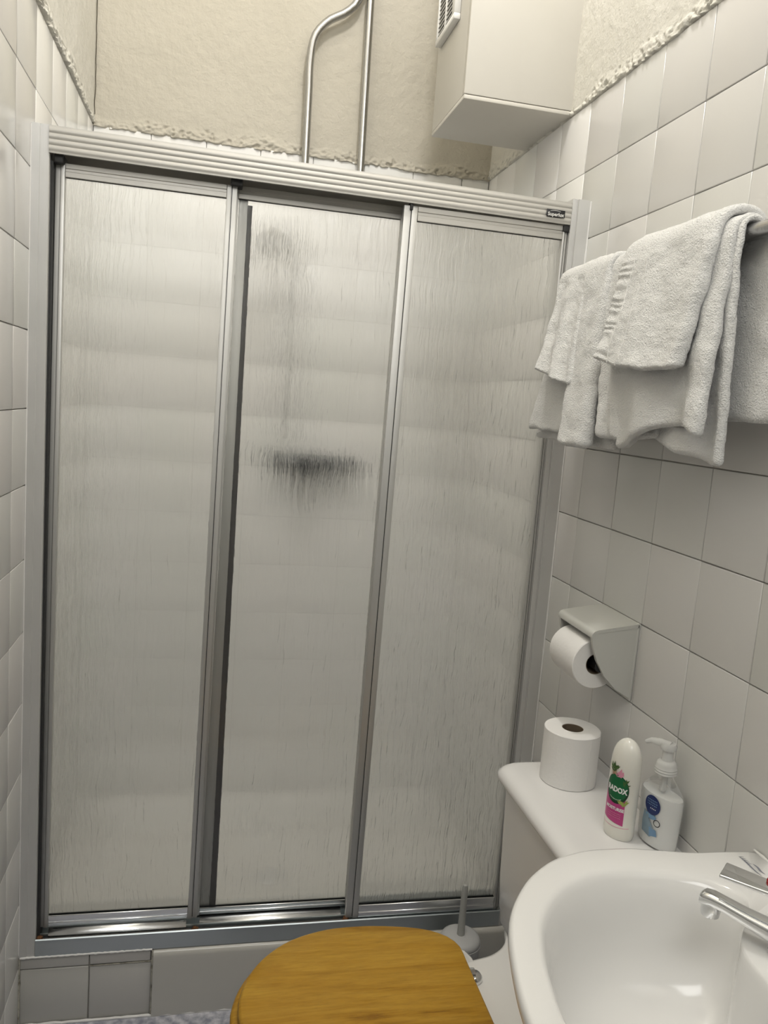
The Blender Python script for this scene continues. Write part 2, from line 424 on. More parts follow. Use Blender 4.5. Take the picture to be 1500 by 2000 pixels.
wf = struct(obj('unseen_wall_front', box((-0.1, YF - 0.1, 0), (W + 0.1, YF, H)), None, M['wallfront']))
struct(obj('ceiling', box((-0.1, YF - 0.1, H), (W + 0.1, YB + 0.1, H + 0.08)), None, M['plaster_light']))
struct(obj('floor', box((-0.1, YF - 0.1, -0.06), (W + 0.1, 0.06, 0.004)), None, M['floor']))
dr = struct(obj('unseen_door_1', box((0.06, YF + 0.001, 0.005), (0.86, YF + 0.035, 2.0), 0.004), None, M['doordark']))
obj('unseen_door_handle', tube([(0.80, YF + 0.035, 1.0), (0.80, YF + 0.085, 1.0), (0.70, YF + 0.085, 1.0)], 0.009), dr, M['chrome'])

# ------------------------------------------------------------------ kerb under the shower screen
KT = 0.1665
kb = struct(obj('trim_1', box((0.0, 0.006, 0.0), (W, 0.075, KT - 0.002)), None, M['grout']))
def kt(x0, x1, z0, z1, name='tile', m='kerbtile', y=0.0, t=0.007, bev=0.0025):
    me = box((x0, y, z0), (x1, y + t, z1), bev, 2); return obj(name, me, kb, M[m])
kt(0.002, 0.1455, 0.004, 0.1365); kt(0.1475, 0.281, 0.004, 0.1360)
kt(0.002, 0.1455, 0.1385, KT + 0.003, 'trim_tile'); kt(0.1475, 0.278, 0.1388, KT + 0.003, 'trim_tile')
# one-piece upstand with a rolled glossy top edge
prof = [(0.0, 0.004), (-0.008, 0.004), (-0.009, 0.02), (-0.0105, 0.142)] + [(0.0035 - 0.0140 * math.cos(a), 0.1535 + 0.0150 * math.sin(a)) for a in [i * PI / 16 for i in range(0, 9)]] + [(0.06, KT + 0.002), (0.06, 0.004)]
obj('upstand', extr(prof, 'x', 0.284, W - 0.001, smooth=True, angle=50), kb, M['kerbpanel'])
def blob_strip(p0, p1, r, n, seed, amp=0.5, squash=1.0):
    pts = []; rr = []
    for i in range(n + 1):
        t = i / n; p = Vector(p0).lerp(Vector(p1), t)
        pts.append(p + Vector((0, 0, amp * r * noise.noise(Vector((i * 0.9 + seed, seed, 0)))))); rr.append(r * (0.75 + 0.7 * abs(noise.noise(Vector((i * 0.7, seed, 3))))))
    return tube(pts, r, 8, True, rr)
obj('sealant', blob_strip((0.003, -0.0035, KT + 0.0025), (0.281, -0.0035, KT + 0.0030), 0.0030, 60, 2), kb, M['silicone'])
obj('crumbled_grout', blob_strip((0.2825, -0.004, 0.004), (0.2825, -0.004, KT), 0.0028, 34, 5, 0.5), kb, M['mould'])
obj('floor_sealant', blob_strip((0.002, -0.004, 0.006), (W - 0.002, -0.007, 0.006), 0.004, 90, 9), kb, M['silicone'])
obj('tile_grout', blob_strip((0.1475, -0.0005, 0.1372), (0.281, -0.0005, 0.1385), 0.0016, 30, 11), kb, M['mould'])
obj('corner_sealant', blob_strip((0.001, -0.001, 0.006), (0.001, -0.001, KT), 0.003, 24, 15), kb, M['mould'])

# shower tray behind
bm = bmesh.new()
tray = thing('shower_tray', 'white shower tray behind the sliding glass screen', 'shower tray')
def rr_loop(x0, x1, y0, y1, r, z, n=6):
    L = []
    for cx, cy, a0 in ((x1 - r, y1 - r, 0), (x0 + r, y1 - r, PI / 2), (x0 + r, y0 + r, PI), (x1 - r, y0 + r, 1.5 * PI)):
        for i in range(n + 1): a = a0 + PI / 2 * i / n; L.append((cx + r * math.cos(a), cy + r * math.sin(a), z))
    return L
X0, X1, Y0_, Y1_ = 0.001, W - 0.001, 0.077, YB - 0.001
loops = [rr_loop(X0, X1, Y0_, Y1_, 0.01, 0.0), rr_loop(X0, X1, Y0_, Y1_, 0.01, 0.155), rr_loop(X0 + .004, X1 - .004, Y0_ + .004, Y1_ - .004, 0.012, 0.16),
         rr_loop(X0 + .05, X1 - .05, Y0_ + .05, Y1_ - .05, 0.05, 0.16), rr_loop(X0 + .062, X1 - .062, Y0_ + .062, Y1_ - .062, 0.05, 0.15),
         rr_loop(X0 + .085, X1 - .085, Y0_ + .085, Y1_ - .085, 0.05, 0.085), rr_loop(X0 + .13, X1 - .13, Y0_ + .13, Y1_ - .13, 0.05, 0.072)]
obj('basin_shell', loft(loops), tray, M['traywhite'])
obj('drain', lathe([(0.0, 0.0), (0.045, 0.0), (0.045, 0.004), (0.035, 0.007), (0.0, 0.008)], 28), tray, M['chrome'], (0.575, 0.40, 0.0725))

# ------------------------------------------------------------------ shower screen
sc_ = thing('shower_screen', 'three-panel sliding shower screen of obscure glass in a satin aluminium frame', 'shower screen')
zt0, zt1 = 1.8990, 1.8895      # header top, left and right
zb0, zb1 = 1.8490, 1.8430
# header: ribbed front lip
def header():
    prof = []; n = 4
    prof.append((0.0, 0.0)); 
    hs = [0.0, 0.06]
    for k in range(n):
        a = 0.06 + 0.88 * k / n; b = 0.06 + 0.88 * (k + 1) / n
        for i in range(7):
            t = i / 6; prof.append((-0.0012 * math.sin(PI * t), a + (b - a) * t))
    prof += [(0.0, 1.0), (0.072, 1.0), (0.072, 0.0), (0.067, 0.0), (0.067, 0.93), (0.0055, 0.93), (0.0055, 0.0)]
    V = []; m_ = len(prof)
    for x, z0, z1 in ((0.0325, zb0, zt0), (1.1055, zb1, zt1)):
        for y, t in prof: V.append((x, y - 0.004, z0 + (z1 - z0) * t))
    bm = bmesh.new(); vs = [bm.verts.new(v) for v in V]
    for i in range(m_): j = (i + 1) % m_; bm.faces.new([vs[i], vs[j], vs[m_ + j], vs[m_ + i]])
    bm.faces.new(vs[:m_][::-1]); bm.faces.new(vs[m_:])
    return from_bm(bm, True, angle=35)
hd = obj('header_rail', header(), sc_, M['alu_x'])
obj('track_recess_shade', hexa([(0.033, 0.0655, 1.846), (1.105, 0.0655, 1.846), (1.105, 0.069, 1.846), (0.033, 0.069, 1.846),
                          (0.033, 0.0655, zt0 - .004), (1.105, 0.0655, zt1 - .004), (1.105, 0.069, zt1 - .004), (0.033, 0.069, zt0 - .004)]), hd, M['dark'])  # dark strip standing in for the shade inside the header track
# jambs
jl = obj('jamb', extr([(0.0005, -0.004), (0.016, -0.004), (0.0165, -0.0025), (0.032, -0.0025), (0.0335, -0.001), (0.0335, 0.068), (0.0285, 0.068), (0.0285, 0.004), (0.0005, 0.004)], 'z', KT + 0.003, 1.8995), sc_, M['alu_j'])
jr = obj('jamb', extr([(1.1065, -0.003), (1.1165, -0.003), (1.1175, -0.0015), (1.119, -0.0015), (1.12, -0.006), (1.1465, -0.006), (1.1465, 0.004), (1.112, 0.004), (1.112, 0.068), (1.1065, 0.068)], 'z', KT + 0.003, 1.8985), sc_, M['alu_j'])
obj('sealant', blob_strip((1.1485, -0.005, KT + .01), (1.1485, -0.005, 1.897), 0.0028, 120, 21, 0.1), jr, M['silicone'])
obj('sealant', blob_strip((0.0005, -0.004, KT + .01), (0.0005, -0.004, 1.897), 0.0012, 120, 31, 0.1), jl, M['silicone'])
# threshold track: front lip, dark channel, bright stepped sill
prof = [(-0.004, 0.0), (-0.004, 0.038), (-0.002, 0.0402), (0.0, 0.038), (0.002, 0.020), (0.016, 0.018), (0.020, 0.036), (0.024, 0.036), (0.030, 0.020), (0.042, 0.020), (0.046, 0.036), (0.050, 0.036), (0.055, 0.020), (0.064, 0.022), (0.068, 0.05), (0.072, 0.05), (0.072, 0.0)]
V = []; m_ = len(prof)
for x, z in ((0.0335, KT + 0.004), (1.1065, KT + 0.003)):
    for y, t in prof: V.append((x, y, z + t))
bm = bmesh.new(); vs = [bm.verts.new(v) for v in V]
for i in range(m_): j = (i + 1) % m_; bm.faces.new([vs[i], vs[j], vs[m_ + j], vs[m_ + i]])
bm.faces.new(vs[:m_][::-1]); bm.faces.new(vs[m_:])
thr = obj('threshold_rail', from_bm(bm, False), sc_, M['alu_lip'])
for x in (0.041, 0.372, 0.722):
    bm = bmesh.new(); bmesh.ops.create_icosphere(bm, subdivisions=3, radius=0.007)
    for v in bm.verts: v.co *= 1 + 0.7 * noise.noise(v.co * 260 + Vector((x * 50, 0, 0)))
    obj('rust', from_bm(bm, True), thr, M['rust'], (x, 0.0065, KT + 0.038))
obj('grime_shade', blob_strip((0.40, 0.004, KT + 0.0245), (0.70, 0.004, KT + 0.0245), 0.0022, 60, 41, 0.6), thr, M['mould'])

def bar(a, b, w0, w1, y0, y1, bev=0.0012):
    """upright: a=(x0 at bottom, z), b=(x0 at top, z), widths to the right"""
    return hexa([(a[0], y0, a[1]), (a[0] + w0, y0, a[1]), (a[0] + w0, y1, a[1]), (a[0], y1, a[1]),
                 (b[0], y0, b[1]), (b[0] + w1, y0, b[1]), (b[0] + w1, y1, b[1]), (b[0], y1, b[1])], bev, 2)
def panel(y, lb, lt, rb, rt, zb, zt, lw, rw, tr=0.024, br=0.026, grooves=True, name='sliding_panel', label=None):
    """lb/lt: left edge x at bottom/top; rb/rt right edge; glass with stiles and rails as children"""
    gy = y + 0.006
    g = obj('glass_pane', hexa([(lb + lw * .5, gy, zb + br * .5), (rb - rw * .5, gy, zb + br * .5), (rb - rw * .5, gy + .004, zb + br * .5), (lb + lw * .5, gy + .004, zb + br * .5),
                          (lt + lw * .5, gy, zt - tr * .5), (rt - rw * .5, gy, zt - tr * .5), (rt - rw * .5, gy + .004, zt - tr * .5), (lt + lw * .5, gy + .004, zt - tr * .5)]), sc_, M['glass'])
    if label: g['label'] = label
    # stile: main bar with a raised lip, so that it reads as two strips
    for (xb_, xt_, w, side) in ((lb, lt, lw, 0), (rb - rw, rt - rw, rw, 1)):
        bm = bmesh.new()
        for me_ in (bar((xb_, zb), (xt_, zt), w, w, y + .002, y + .015), 
                    bar((xb_ + (w * .0 if side else w * .55), zb), (xt_ + (w * .0 if side else w * .55), zt - 0.004), w * .42, w * .42, y - .001, y + .004, .0008)):
            bm.from_mesh(me_); bpy.data.meshes.remove(me_)
        obj('stile', from_bm(bm, True, angle=40), g, M['alu_z'])
        q = w * (0.46 if side else 0.50)
        obj('groove_shade', bar((xb_ + q, zb + .004), (xt_ + q, zt - .002), 0.0013, 0.0013, y + .0012, y + .0035, 0.0), g, M['dark'])
    def rail(nm, z0l, z0r, h, m_):
        bm = bmesh.new()
        L0, L1 = (lb, rb) if nm == 'bottom_rail' else (lt, rt)
        L0 += lw; L1 -= rw
        for (f0, f1, yy0) in ((0.0, 1.0, y + .003), (0.0, 0.40, y + .0005), (0.62, 1.0, y + .0012)):
            me_ = hexa([(L0, yy0, z0l + h * f0), (L1, yy0, z0r + h * f0), (L1, y + .014, z0r + h * f0), (L0, y + .014, z0l + h * f0),
                        (L0, yy0, z0l + h * f1), (L1, yy0, z0r + h * f1), (L1, y + .014, z0r + h * f1), (L0, y + .014, z0l + h * f1)], 0.0008, 1)
            bm.from_mesh(me_); bpy.data.meshes.remove(me_)
        obj(nm, from_bm(bm, True, angle=40), g, m_)
    rail('top_rail', zt - tr, zt - tr, tr, M['alu_x']); rail('bottom_rail', zb, zb, br, M['alu_bright'])
    # sloping bright drip edge under the bottom rail
    return g
p1 = panel(0.022, 0.036, 0.040, 0.376, 0.388, 0.221, 1.840, 0.018, 0.021, 0.026, 0.026, label='left-hand pane of ripple glass')
p2 = panel(0.046, 0.366, 0.376, 0.742, 0.752, 0.212, 1.847, 0.015, 0.015, 0.026, 0.016, label='middle pane with a dark upright strip behind its left edge')
p3 = panel(0.003, 0.721, 0.733, 1.1035, 1.1040, 0.210, 1.842, 0.030, 0.011, 0.030, 0.030, label='right-hand pane of ripple glass')
# black seal strip behind the middle pane
obj('seal_strip', bar((0.4030, 0.222), (0.4100, 1.812), 0.0150, 0.0105, 0.0575, 0.064, 0.001), p2, M['darkstrip'])
obj('inner_stile', bar((0.3810, 0.215), (0.3925, 1.822), 0.0225, 0.0185, 0.0570, 0.0590, 0.0005), p2, M['alu_z'])
# drip sills
def sill(g, x0, x1, y0, y1, z0, z1):
    obj('drip_sill', hexa([(x0, y0, z0), (x1, y0, z0), (x1, y1, z1 - .003), (x0, y1, z1 - .003), (x0, y0, z0 + .003), (x1, y0, z0 + .003), (x1, y1, z1), (x0, y1, z1)], 0.0007, 1), g, M['alu_bright'])
sill(p1, 0.056, 0.353, 0.014, 0.026, 0.203, 0.218)
sill(p2, 0.382, 0.715, 0.022, 0.050, 0.194, 0.2115)
obj('channel_dirt_shade', hexa([(0.0337, 0.0012, KT+.015), (0.718, 0.0012, KT+.015), (0.718, 0.0135, KT+.015), (0.0337, 0.0135, KT+.015), (0.0337, 0.0012, KT+.031), (0.718, 0.0012, KT+.031), (0.718, 0.0135, KT+.036), (0.0337, 0.0135, KT+.036)]), thr, M['grime_shade'])  # dark block paints the shadow in the track channel, along with its dirt
obj('slot_shade', box((0.0338, 0.010, KT+.03), (0.0385, 0.060, 1.838)), jl, M['dark'])  # dark strip paints the shade in the slot between jamb and stile
# end blocks and sliders in black plastic
obj('slider', box((0.040, 0.006, 1.835), (0.057, 0.05, 1.852), 0.002), hd, M['dark'])
obj('slider', box((0.374, 0.010, 1.838), (0.398, 0.055, 1.851), 0.002), hd, M['dark'])
obj('slider', box((0.745, 0.0005, 1.832), (0.7515, 0.02, 1.848), 0.001), hd, M['dark'])
obj('slider', box((1.0925, -0.0005, 1.828), (1.1062, 0.03, 1.8425), 0.002), hd, M['dark'])
# maker's badge on the header
bd = obj('badge', box((1.0465, -0.0085, 1.8545), (1.0890, -0.0068, 1.8695), 0.0004), hd, M['black'])
bd['label'] = 'small black badge with white lettering'
V, F = text_mesh('Superlux', 0.0115, 0.0003)
sx = 0.038 / (max(v[0] for v in V) - min(v[0] for v in V))
obj('lettering', mesh([(1.0677 + v[0] * sx, -0.00875, 1.8592 + v[1] * 0.92) for v in V], F, False), bd, M['plastic'])
obj('lettering', mesh([(1.0665 + 0.012 * math.cos(a) * (1 if k else 0.9), -0.00875, 1.8656 + (0.0022 if k else 0.0013) * math.sin(a)) for k in (0, 1) for a in [i * PI / 12 for i in range(13)]],
    [(i, i + 1, 14 + i, 13 + i) for i in range(12)], False), bd, M['plastic'])

# ------------------------------------------------------------------ pipes and shower behind the screen
pA = []
pA += [tuple(p) for p in crom([(0.583, 0.733, 2.015), (0.583, 0.712, 2.02), (0.583, 0.70, 2.04), (0.5828, 0.70, 2.09), (0.5810, 0.70, 2.28), (0.5800, 0.70, 2.37), (0.590, 0.70, 2.435), (0.6253, 0.70, 2.480), (0.668, 0.70, 2.506), (0.700, 0.70, 2.537), (0.714, 0.70, 2.58), (0.717, 0.70, 2.66), (0.717, 0.70, 3.69)], 90)]
tag(obj('pipe', tube(pA, 0.0112, 16), None, M['pipe']), 'dull chrome water pipe with a swan-neck bend on the cream plaster, left of two', 'pipe')
tag(obj('pipe', tube([(0.7445, 0.733, 2.015), (0.7445, 0.712, 2.02), (0.7445, 0.70, 2.04), (0.7445, 0.70, 2.1), (0.7405, 0.70, 2.5625), (0.7405, 0.70, 3.69)], 0.0112, 16), None, M['pipe']), 'straight dull chrome water pipe on the cream plaster, right of two', 'pipe')
sv = thing('shower_valve', 'dark blurred shower valve with a riser and head, seen through the middle glass pane', 'shower', (0.664, 0.70, 1.235))
obj('valve_body', tube([(-0.095, 0, 0), (0.095, 0, 0)], 0.022, 20), sv, M['gunmetal'])
for s in (-1, 1): obj('knob', tube([(s * 0.095, 0, 0), (s * 0.125, 0, 0)], 0.026, 16), sv, M['black'])
obj('control_dial', tube([(-0.02, -0.02, -0.01), (-0.02, -0.075, -0.01)], 0.034, 20), sv, M['black'])
obj('hose_outlet', tube([(0.0, -0.02, -0.02), (0.0, -0.02, -0.12)], 0.011, 12), sv, M['pipe'])
sh = obj('riser', tube([(0.04, 0.03, -0.50), (0.04, 0.03, 0.04)], 0.009, 12), sv, M['pipe'], (0.53 - 0.664, 0.66 - 0.70, 1.80 - 1.235))
obj('spray_head', tube([(0.03, 0.01, 0.03), (0.0, -0.03, 0.06), (-0.03, -0.06, 0.05), (-0.045, -0.075, 0.03)], 0.02, 16, True, [0.012, 0.018, 0.036, 0.04]), sh, M['pipe'])

# ------------------------------------------------------------------ boxing with vent
bx = thing('pipe_boxing', 'cream painted box high on the right wall above the shower', 'boxing')
bx0, by0, by1, bz = 0.883, 0.150, 0.428, 2.1285
obj('front_board', box((bx0, by0, bz + 0.0075), (W + 0.001, by0 + 0.016, H - 0.001), 0.0015), bx, M['boxing'])
obj('side_board', box((bx0 + 0.0003, by0 + 0.0165, bz + 0.0068), (bx0 + 0.016, by1 + 0.003, H - 0.001), 0.0015), bx, M['boxing'])
obj('base_board', box((bx0 + 0.0005, by0 + 0.0005, bz - 0.003), (W + 0.001, by1 + 0.005, bz + 0.0062), 0.0012), bx, M['boxing'])
obj('back_board', box((bx0 + 0.0165, by1 - 0.012, bz + 0.0068), (W, by1 + 0.003, H - 0.001)), bx, M['boxing'])
obj('gap', box((bx0 + 0.004, by0 + 0.002, bz + 0.0055), (W, by0 + 0.01, bz + 0.008)), bx, M['chip'])
bx.children[1].data.transform(Matrix.Identity(4))
# vent on the left face
vt = thing('vent', 'white plastic louvred vent on the left side of the cream box', 'vent')
vy0, vy1, vz0, vz1 = 0.238, 0.402, 2.330, 2.515
vx = bx0 - 0.016
def vb(y0, y1, z0, z1, x0=vx, x1=bx0 - 0.0003): return box((x0, y0, z0), (x1, y1, z1), 0.001, 1)
obj('frame', vb(vy0, vy1, vz0, vz0 + 0.014), vt, M['plastic']); obj('frame', vb(vy0, vy1, vz1 - 0.014, vz1), vt, M['plastic'])
obj('frame', vb(vy0, vy0 + 0.022, vz0 + .0142, vz1 - .0142), vt, M['plastic']); obj('frame', vb(vy1 - 0.012, vy1, vz0 + .0142, vz1 - .0142), vt, M['plastic'])
ym = (vy0 + vy1) / 2 + 0.003
obj('mullion', vb(ym - 0.003, ym + 0.003, vz0 + .0142, vz1 - .0142), vt, M['plastic'])
obj('backing', box((bx0 - 0.004, vy0 + .02, vz0 + .014), (bx0 - 0.0005, vy1 - .01, vz1 - .014)), vt, M['dark'])
sl = box((-0.0012, -0.0355, -0.0009), (0.0065, 0.0355, 0.0009), 0.0004, 1)
for cy, w in (((vy0 + 0.022 + ym) / 2, 1), ((ym + vy1 - 0.012) / 2, 1)):
    for k in range(15):
        z = vz0 + 0.022 + k * 0.0102
        if z > vz1 - 0.018: break
        o = obj('slat', sl, vt, None, (vx + 0.003, cy, z), (0, -0.75, 0))
        if not sl.materials: sl.materials.append(M['plastic'])

# ------------------------------------------------------------------ towel rail
tr = thing('towel_rail', 'round grey metal towel rail on the right wall, under the towels', 'towel rail')
RX, RZ, RR = 1.068, 1.692, 0.0115
obj('rail', tube([(RX, -0.125, RZ), (RX, -0.98, RZ)], RR, 20), tr, M['pipe'])
for y in (-0.14, -0.965):
    o = obj('bracket', tube([(RX, y, RZ), (W - 0.004, y, RZ)], 0.009, 14), tr, M['pipe'])
    obj('wall_plate', tube([(W - 0.006, y, RZ), (W - 0.0003, y, RZ)], 0.024, 20), o, M['pipe'])

def towel_mesh(yt, yb, zb, off, t, zback, tb=None, xf=None, waves=0.0, nv=120, nu=40, seed=0, roll=0.0, bottom=None, flare=0.0, yback=None, hem=False):
    """a folded towel draped over the rail: rounded slab swept over the rail.
    yt=(near,far) at the rail, yb at the bottom of the front fall, zb bottom height (number or function of u),
    off = how far its mid-surface lies outside the rail surface, xf = x of the front fall at the bottom"""
    r = RR + off + t / 2; path = []
    zbf = zb if callable(zb) else (lambda u: zb)
    n1 = int(nv * 0.62); n2 = 12; n3 = nv - n1 - n2
    # closed cross-section: (u in 0..1 across, d across the thickness)
    sec = []
    m_ = nu
    for i in range(m_ + 1): sec.append((i / m_, 1.0))
    for k in range(1, 6): sec.append((1.0, math.cos(PI * k / 6), math.sin(PI * k / 6)))
    for i in range(m_ + 1): sec.append((1 - i / m_, -1.0))
    for k in range(1, 6): sec.append((0.0, -math.cos(PI * k / 6), math.sin(PI * k / 6)))
    def pos(s, u, d, e):
        """s in 0..1 along path; returns coordinate"""
        y_top = yt[0] + (yt[1] - yt[0]) * u
        a = 0.62; bq = 0.74
        tq = t + ((tb or t) - t) * (min(1, 1 - s / 0.62) ** 0.6 if s < 0.62 else 0)
        tt = tq / 2
        if s < a:      # front fall, bottom -> top
            v = s / a; z = zbf(u) + (RZ - zbf(u)) * v
            k = (1 - v) ** 1.15
            y_b = yb[0] + (yb[1] - yb[0]) * u
            y = y_top + (y_b - y_top) * k
            x = RX - r
            if xf is not None: x = RX - r + (xf - (RX - r)) * k
            x += waves * (0.15 + k) * math.sin(u * 9.5 + seed * 1.7 + 1.2 * k) - flare * k
            nrm = Vector((-1, 0, 0))
        elif s < bq:
            v = (s - a) / (bq - a); ang = PI * (1 - v)
            x = RX + r * math.cos(ang); z = RZ + r * math.sin(ang); y = y_top; nrm = Vector((math.cos(ang), 0, math.sin(ang)))
        else:
            v = (s - bq) / (1 - bq); z = RZ + (zback - RZ) * v; x = RX + r
            yy = yback or yt; y_b = yy[0] + (yy[1] - yy[0]) * u; y = y_top + (y_b - y_top) * min(1, v * 3); nrm = Vector((1, 0, 0))
        q = Vector((x, y, z))
        side = -1 if u == 0.0 else 1
        sgn = 1 if (yt[1] > yt[0]) else -1
        out = q + nrm * d * tt
        if e: out += Vector((0, sgn * side * e * min(tt, 0.02), 0))
        s1 = noise.noise_vector(out * 26 + Vector((seed, 0, 0))) * 0.0032 + noise.noise_vector(out * 110) * 0.0011 + noise.noise_vector(out * 300) * 0.0005
        out += s1
        if hem and s < 0.62 and u > 0.80 and d > -0.5: out.x += 0.0013 * math.sin(s / 0.62 * 74 + 6 * noise.noise(Vector((s * 9, 0, 0)))) * min(1, (u - 0.80) * 9)
        return out
    towel_mesh.pos = pos
    loops = []
    S = [0.62 * (i / n1) for i in range(n1)] + [0.62 + 0.12 * i / n2 for i in range(n2)] + [0.74 + 0.26 * i / n3 for i in range(n3 + 1)]
    # rounded ends: pinch thickness on first and last loops
    for li, s in enumerate(S):
        kk = 1.0
        if li == 0 or li == len(S) - 1: kk = 0.35
        elif li == 1 or li == len(S) - 2: kk = 0.85
        loops.append([pos(s, q_[0], q_[1] * kk, (q_[2] * kk if len(q_) > 2 else 0)) for q_ in sec])
    return loft(loops, angle=80)

# left bundle: rear bath towel in several folds, then the small towel in front
t2 = thing('towel', 'white bath towel with a thick roll hanging beneath the small left-hand towel', 'towel')
obj('fold', towel_mesh((-0.400, -0.165), (-0.400, -0.060), lambda u: 1.374 + 0.004 * u, 0.003, 0.006, 1.46, tb=0.012, xf=1.056, waves=0.005, seed=3), t2, M['towel'])
obj('fold', towel_mesh((-0.390, -0.175), (-0.330, -0.078), lambda u: 1.392 + 0.004 * u, 0.006, 0.005, 1.50, tb=0.016, xf=1.036, waves=0.004, seed=4), t2, M['towel'])
obj('fold', towel_mesh((-0.345, -0.268), (-0.366, -0.292), 1.372, 0.011, 0.013, 1.60, tb=0.034, xf=1.016, seed=5, nu=22), t2, M['towel'])
obj('fold', towel_mesh((-0.395, -0.345), (-0.470, -0.400), 1.393, 0.006, 0.010, 1.50, tb=0.022, xf=1.036, waves=0.004, seed=8, nu=22), t2, M['towel'])
t1 = tag(obj('towel', towel_mesh((-0.268, -0.150), (-0.285, -0.162), lambda u: 1.484 + 0.030 * u, 0.012, 0.012, 1.58, tb=0.022, xf=1.008, waves=0.007, seed=11), None, M['towel']),
         'small folded white towel at the far left end of the rail', 'towel')
# right bundle
t4 = thing('towel', 'long white bath towel hanging in several loose folds beneath the right-hand towel', 'towel')
obj('fold', towel_mesh((-0.700, -0.480), (-0.712, -0.500), lambda u: 1.374 + 0.034 * u ** 1.5, 0.003, 0.007, 1.435, tb=0.016, xf=1.052, waves=0.006, seed=14, yback=(-0.90, -0.48)), t4, M['towel'])
obj('fold', towel_mesh((-0.690, -0.430), (-0.706, -0.470), lambda u: 1.403 + 0.022 * math.sin(u * 4.4 + .3), 0.008, 0.010, 1.52, tb=0.020, xf=1.024, waves=0.010, seed=17), t4, M['towel'])
obj('fold', towel_mesh((-0.560, -0.425), (-0.560, -0.462), lambda u: 1.385 + 0.02 * (1 - u), 0.006, 0.006, 1.52, tb=0.012, xf=1.040, waves=0.006, seed=18), t4, M['towel'])
t3 = thing('towel', 'white hand towel with a ribbed hem, uppermost at the near end of the rail', 'towel')
obj('fold', towel_mesh((-0.668, -0.425), (-0.655, -0.425), lambda u: 1.504 + 0.022 * u - 0.008 * math.sin(u * PI), 0.018, 0.015, 1.56, tb=0.026, xf=1.000, waves=0.004, seed=25, hem=True, nu=40, nv=130), t3, M['towel'])
for uu in (0.83, 0.64):
    obj('seam', tube([towel_mesh.pos(0.008 + 0.60 * k / 60, uu, 1.03, 0) for k in range(61)], 0.0008, 6), t3, M['hem'])

# ------------------------------------------------------------------ toilet roll holder and rolls
th = thing('toilet_roll_holder', 'grey-white ceramic toilet roll holder with curved cheeks set in the tiled wall', 'toilet roll holder')
def cheek(y0, y1):
    pr = [(W, 1.0565), (1.066, 1.0430), (1.058, 1.0375), (1.0560, 1.030), (1.0600, 1.012), (1.0700, 0.986), (1.088, 0.957), (1.114, 0.931), (W, 0.9105)]
    return extr(pr, 'y', y0, y1, smooth=True, angle=30)
obj('cheek', cheek(-0.4045, -0.3965), th, M['holder']); obj('cheek', cheek(-0.2665, -0.2585), th, M['holder'])
top = [(W, 1.0575), (1.066, 1.0445), (1.059, 1.0415), (1.0550, 1.036), (1.0555, 1.029), (1.0585, 1.029), (1.0600, 1.035), (1.068, 1.0385), (W, 1.0505)]
obj('hood', extr(top, 'y', -0.4055, -0.2575, smooth=True, angle=50), th, M['holder'])
obj('back_plate', box((W - 0.006, -0.4055, 0.9085), (W - 0.0003, -0.2575, 1.0570), 0.002), th, M['holder'])
obj('spindle', tube([(1.085, -0.396, 0.973), (1.085, -0.267, 0.973)], 0.0125, 20), th, M['black'])

def paper_roll(r, rc, h, name, label, group=None):
    n = 56; t = tag(obj(name, None), label, 'toilet roll', group)
    prof = [(rc, 0.0), (r - 0.0015, 0.0), (r, 0.0015), (r, h - 0.0015), (r - 0.0015, h), (rc, h)]
    loops = []
    for rr_, z in prof + [prof[0]]:
        loops.append([((rr_ + (0.0008 * noise.noise(Vector((math.cos(a) * 2, math.sin(a) * 2, z * 30))) if rr_ > rc else 0)) * math.cos(a), (rr_ + (0.0006 * noise.noise(Vector((math.cos(a) * 3, math.sin(a) * 3, z * 20 + 5))) if rr_ > rc else 0)) * math.sin(a), z) for a in [2 * PI * i / n for i in range(n)]])
    obj('paper', loft(loops, False, False, angle=40), t, M['paper'])
    lc = [[(q * math.cos(2 * PI * i / 32), q * math.sin(2 * PI * i / 32), z) for i in range(32)] for q, z in ((rc - 0.0002, 0.0006), (rc - 0.0002, h - 0.0006), (rc - 0.0016, h - 0.0006), (rc - 0.0016, 0.0006), (rc - 0.0002, 0.0006))]
    obj('cardboard_core', loft(lc, False, False, angle=40), t, M['card'])
    return t
r1 = paper_roll(0.0535, 0.0205, 0.1045, 'toilet_roll', 'spare white toilet roll standing on its end on the cistern lid'); r1.location = (1.0645, -0.3525, 0.7302); r1.rotation_euler = (0, 0, 0.6)
obj('loose_sheet', extr([(0.0540 * math.cos(a) * (1 + 0.01 * i / 6), 0.0540 * math.sin(a) * (1 + 0.01 * i / 6)) for i, a in enumerate([-1.9 + 0.09 * k for k in range(7)])] + [(0.0533 * math.cos(a), 0.0533 * math.sin(a)) for a in [-1.9 + 0.09 * k for k in range(6, -1, -1)]], 'z', 0.001, 0.1035, smooth=True), r1, M['paper'])
r2 = paper_roll(0.0475, 0.0200, 0.104, 'toilet_roll', 'part-used white toilet roll held in the wall-mounted ceramic holder'); r2.location = (1.0800, -0.2800, 0.9730); r2.rotation_euler = (PI / 2, 0.3, 0)

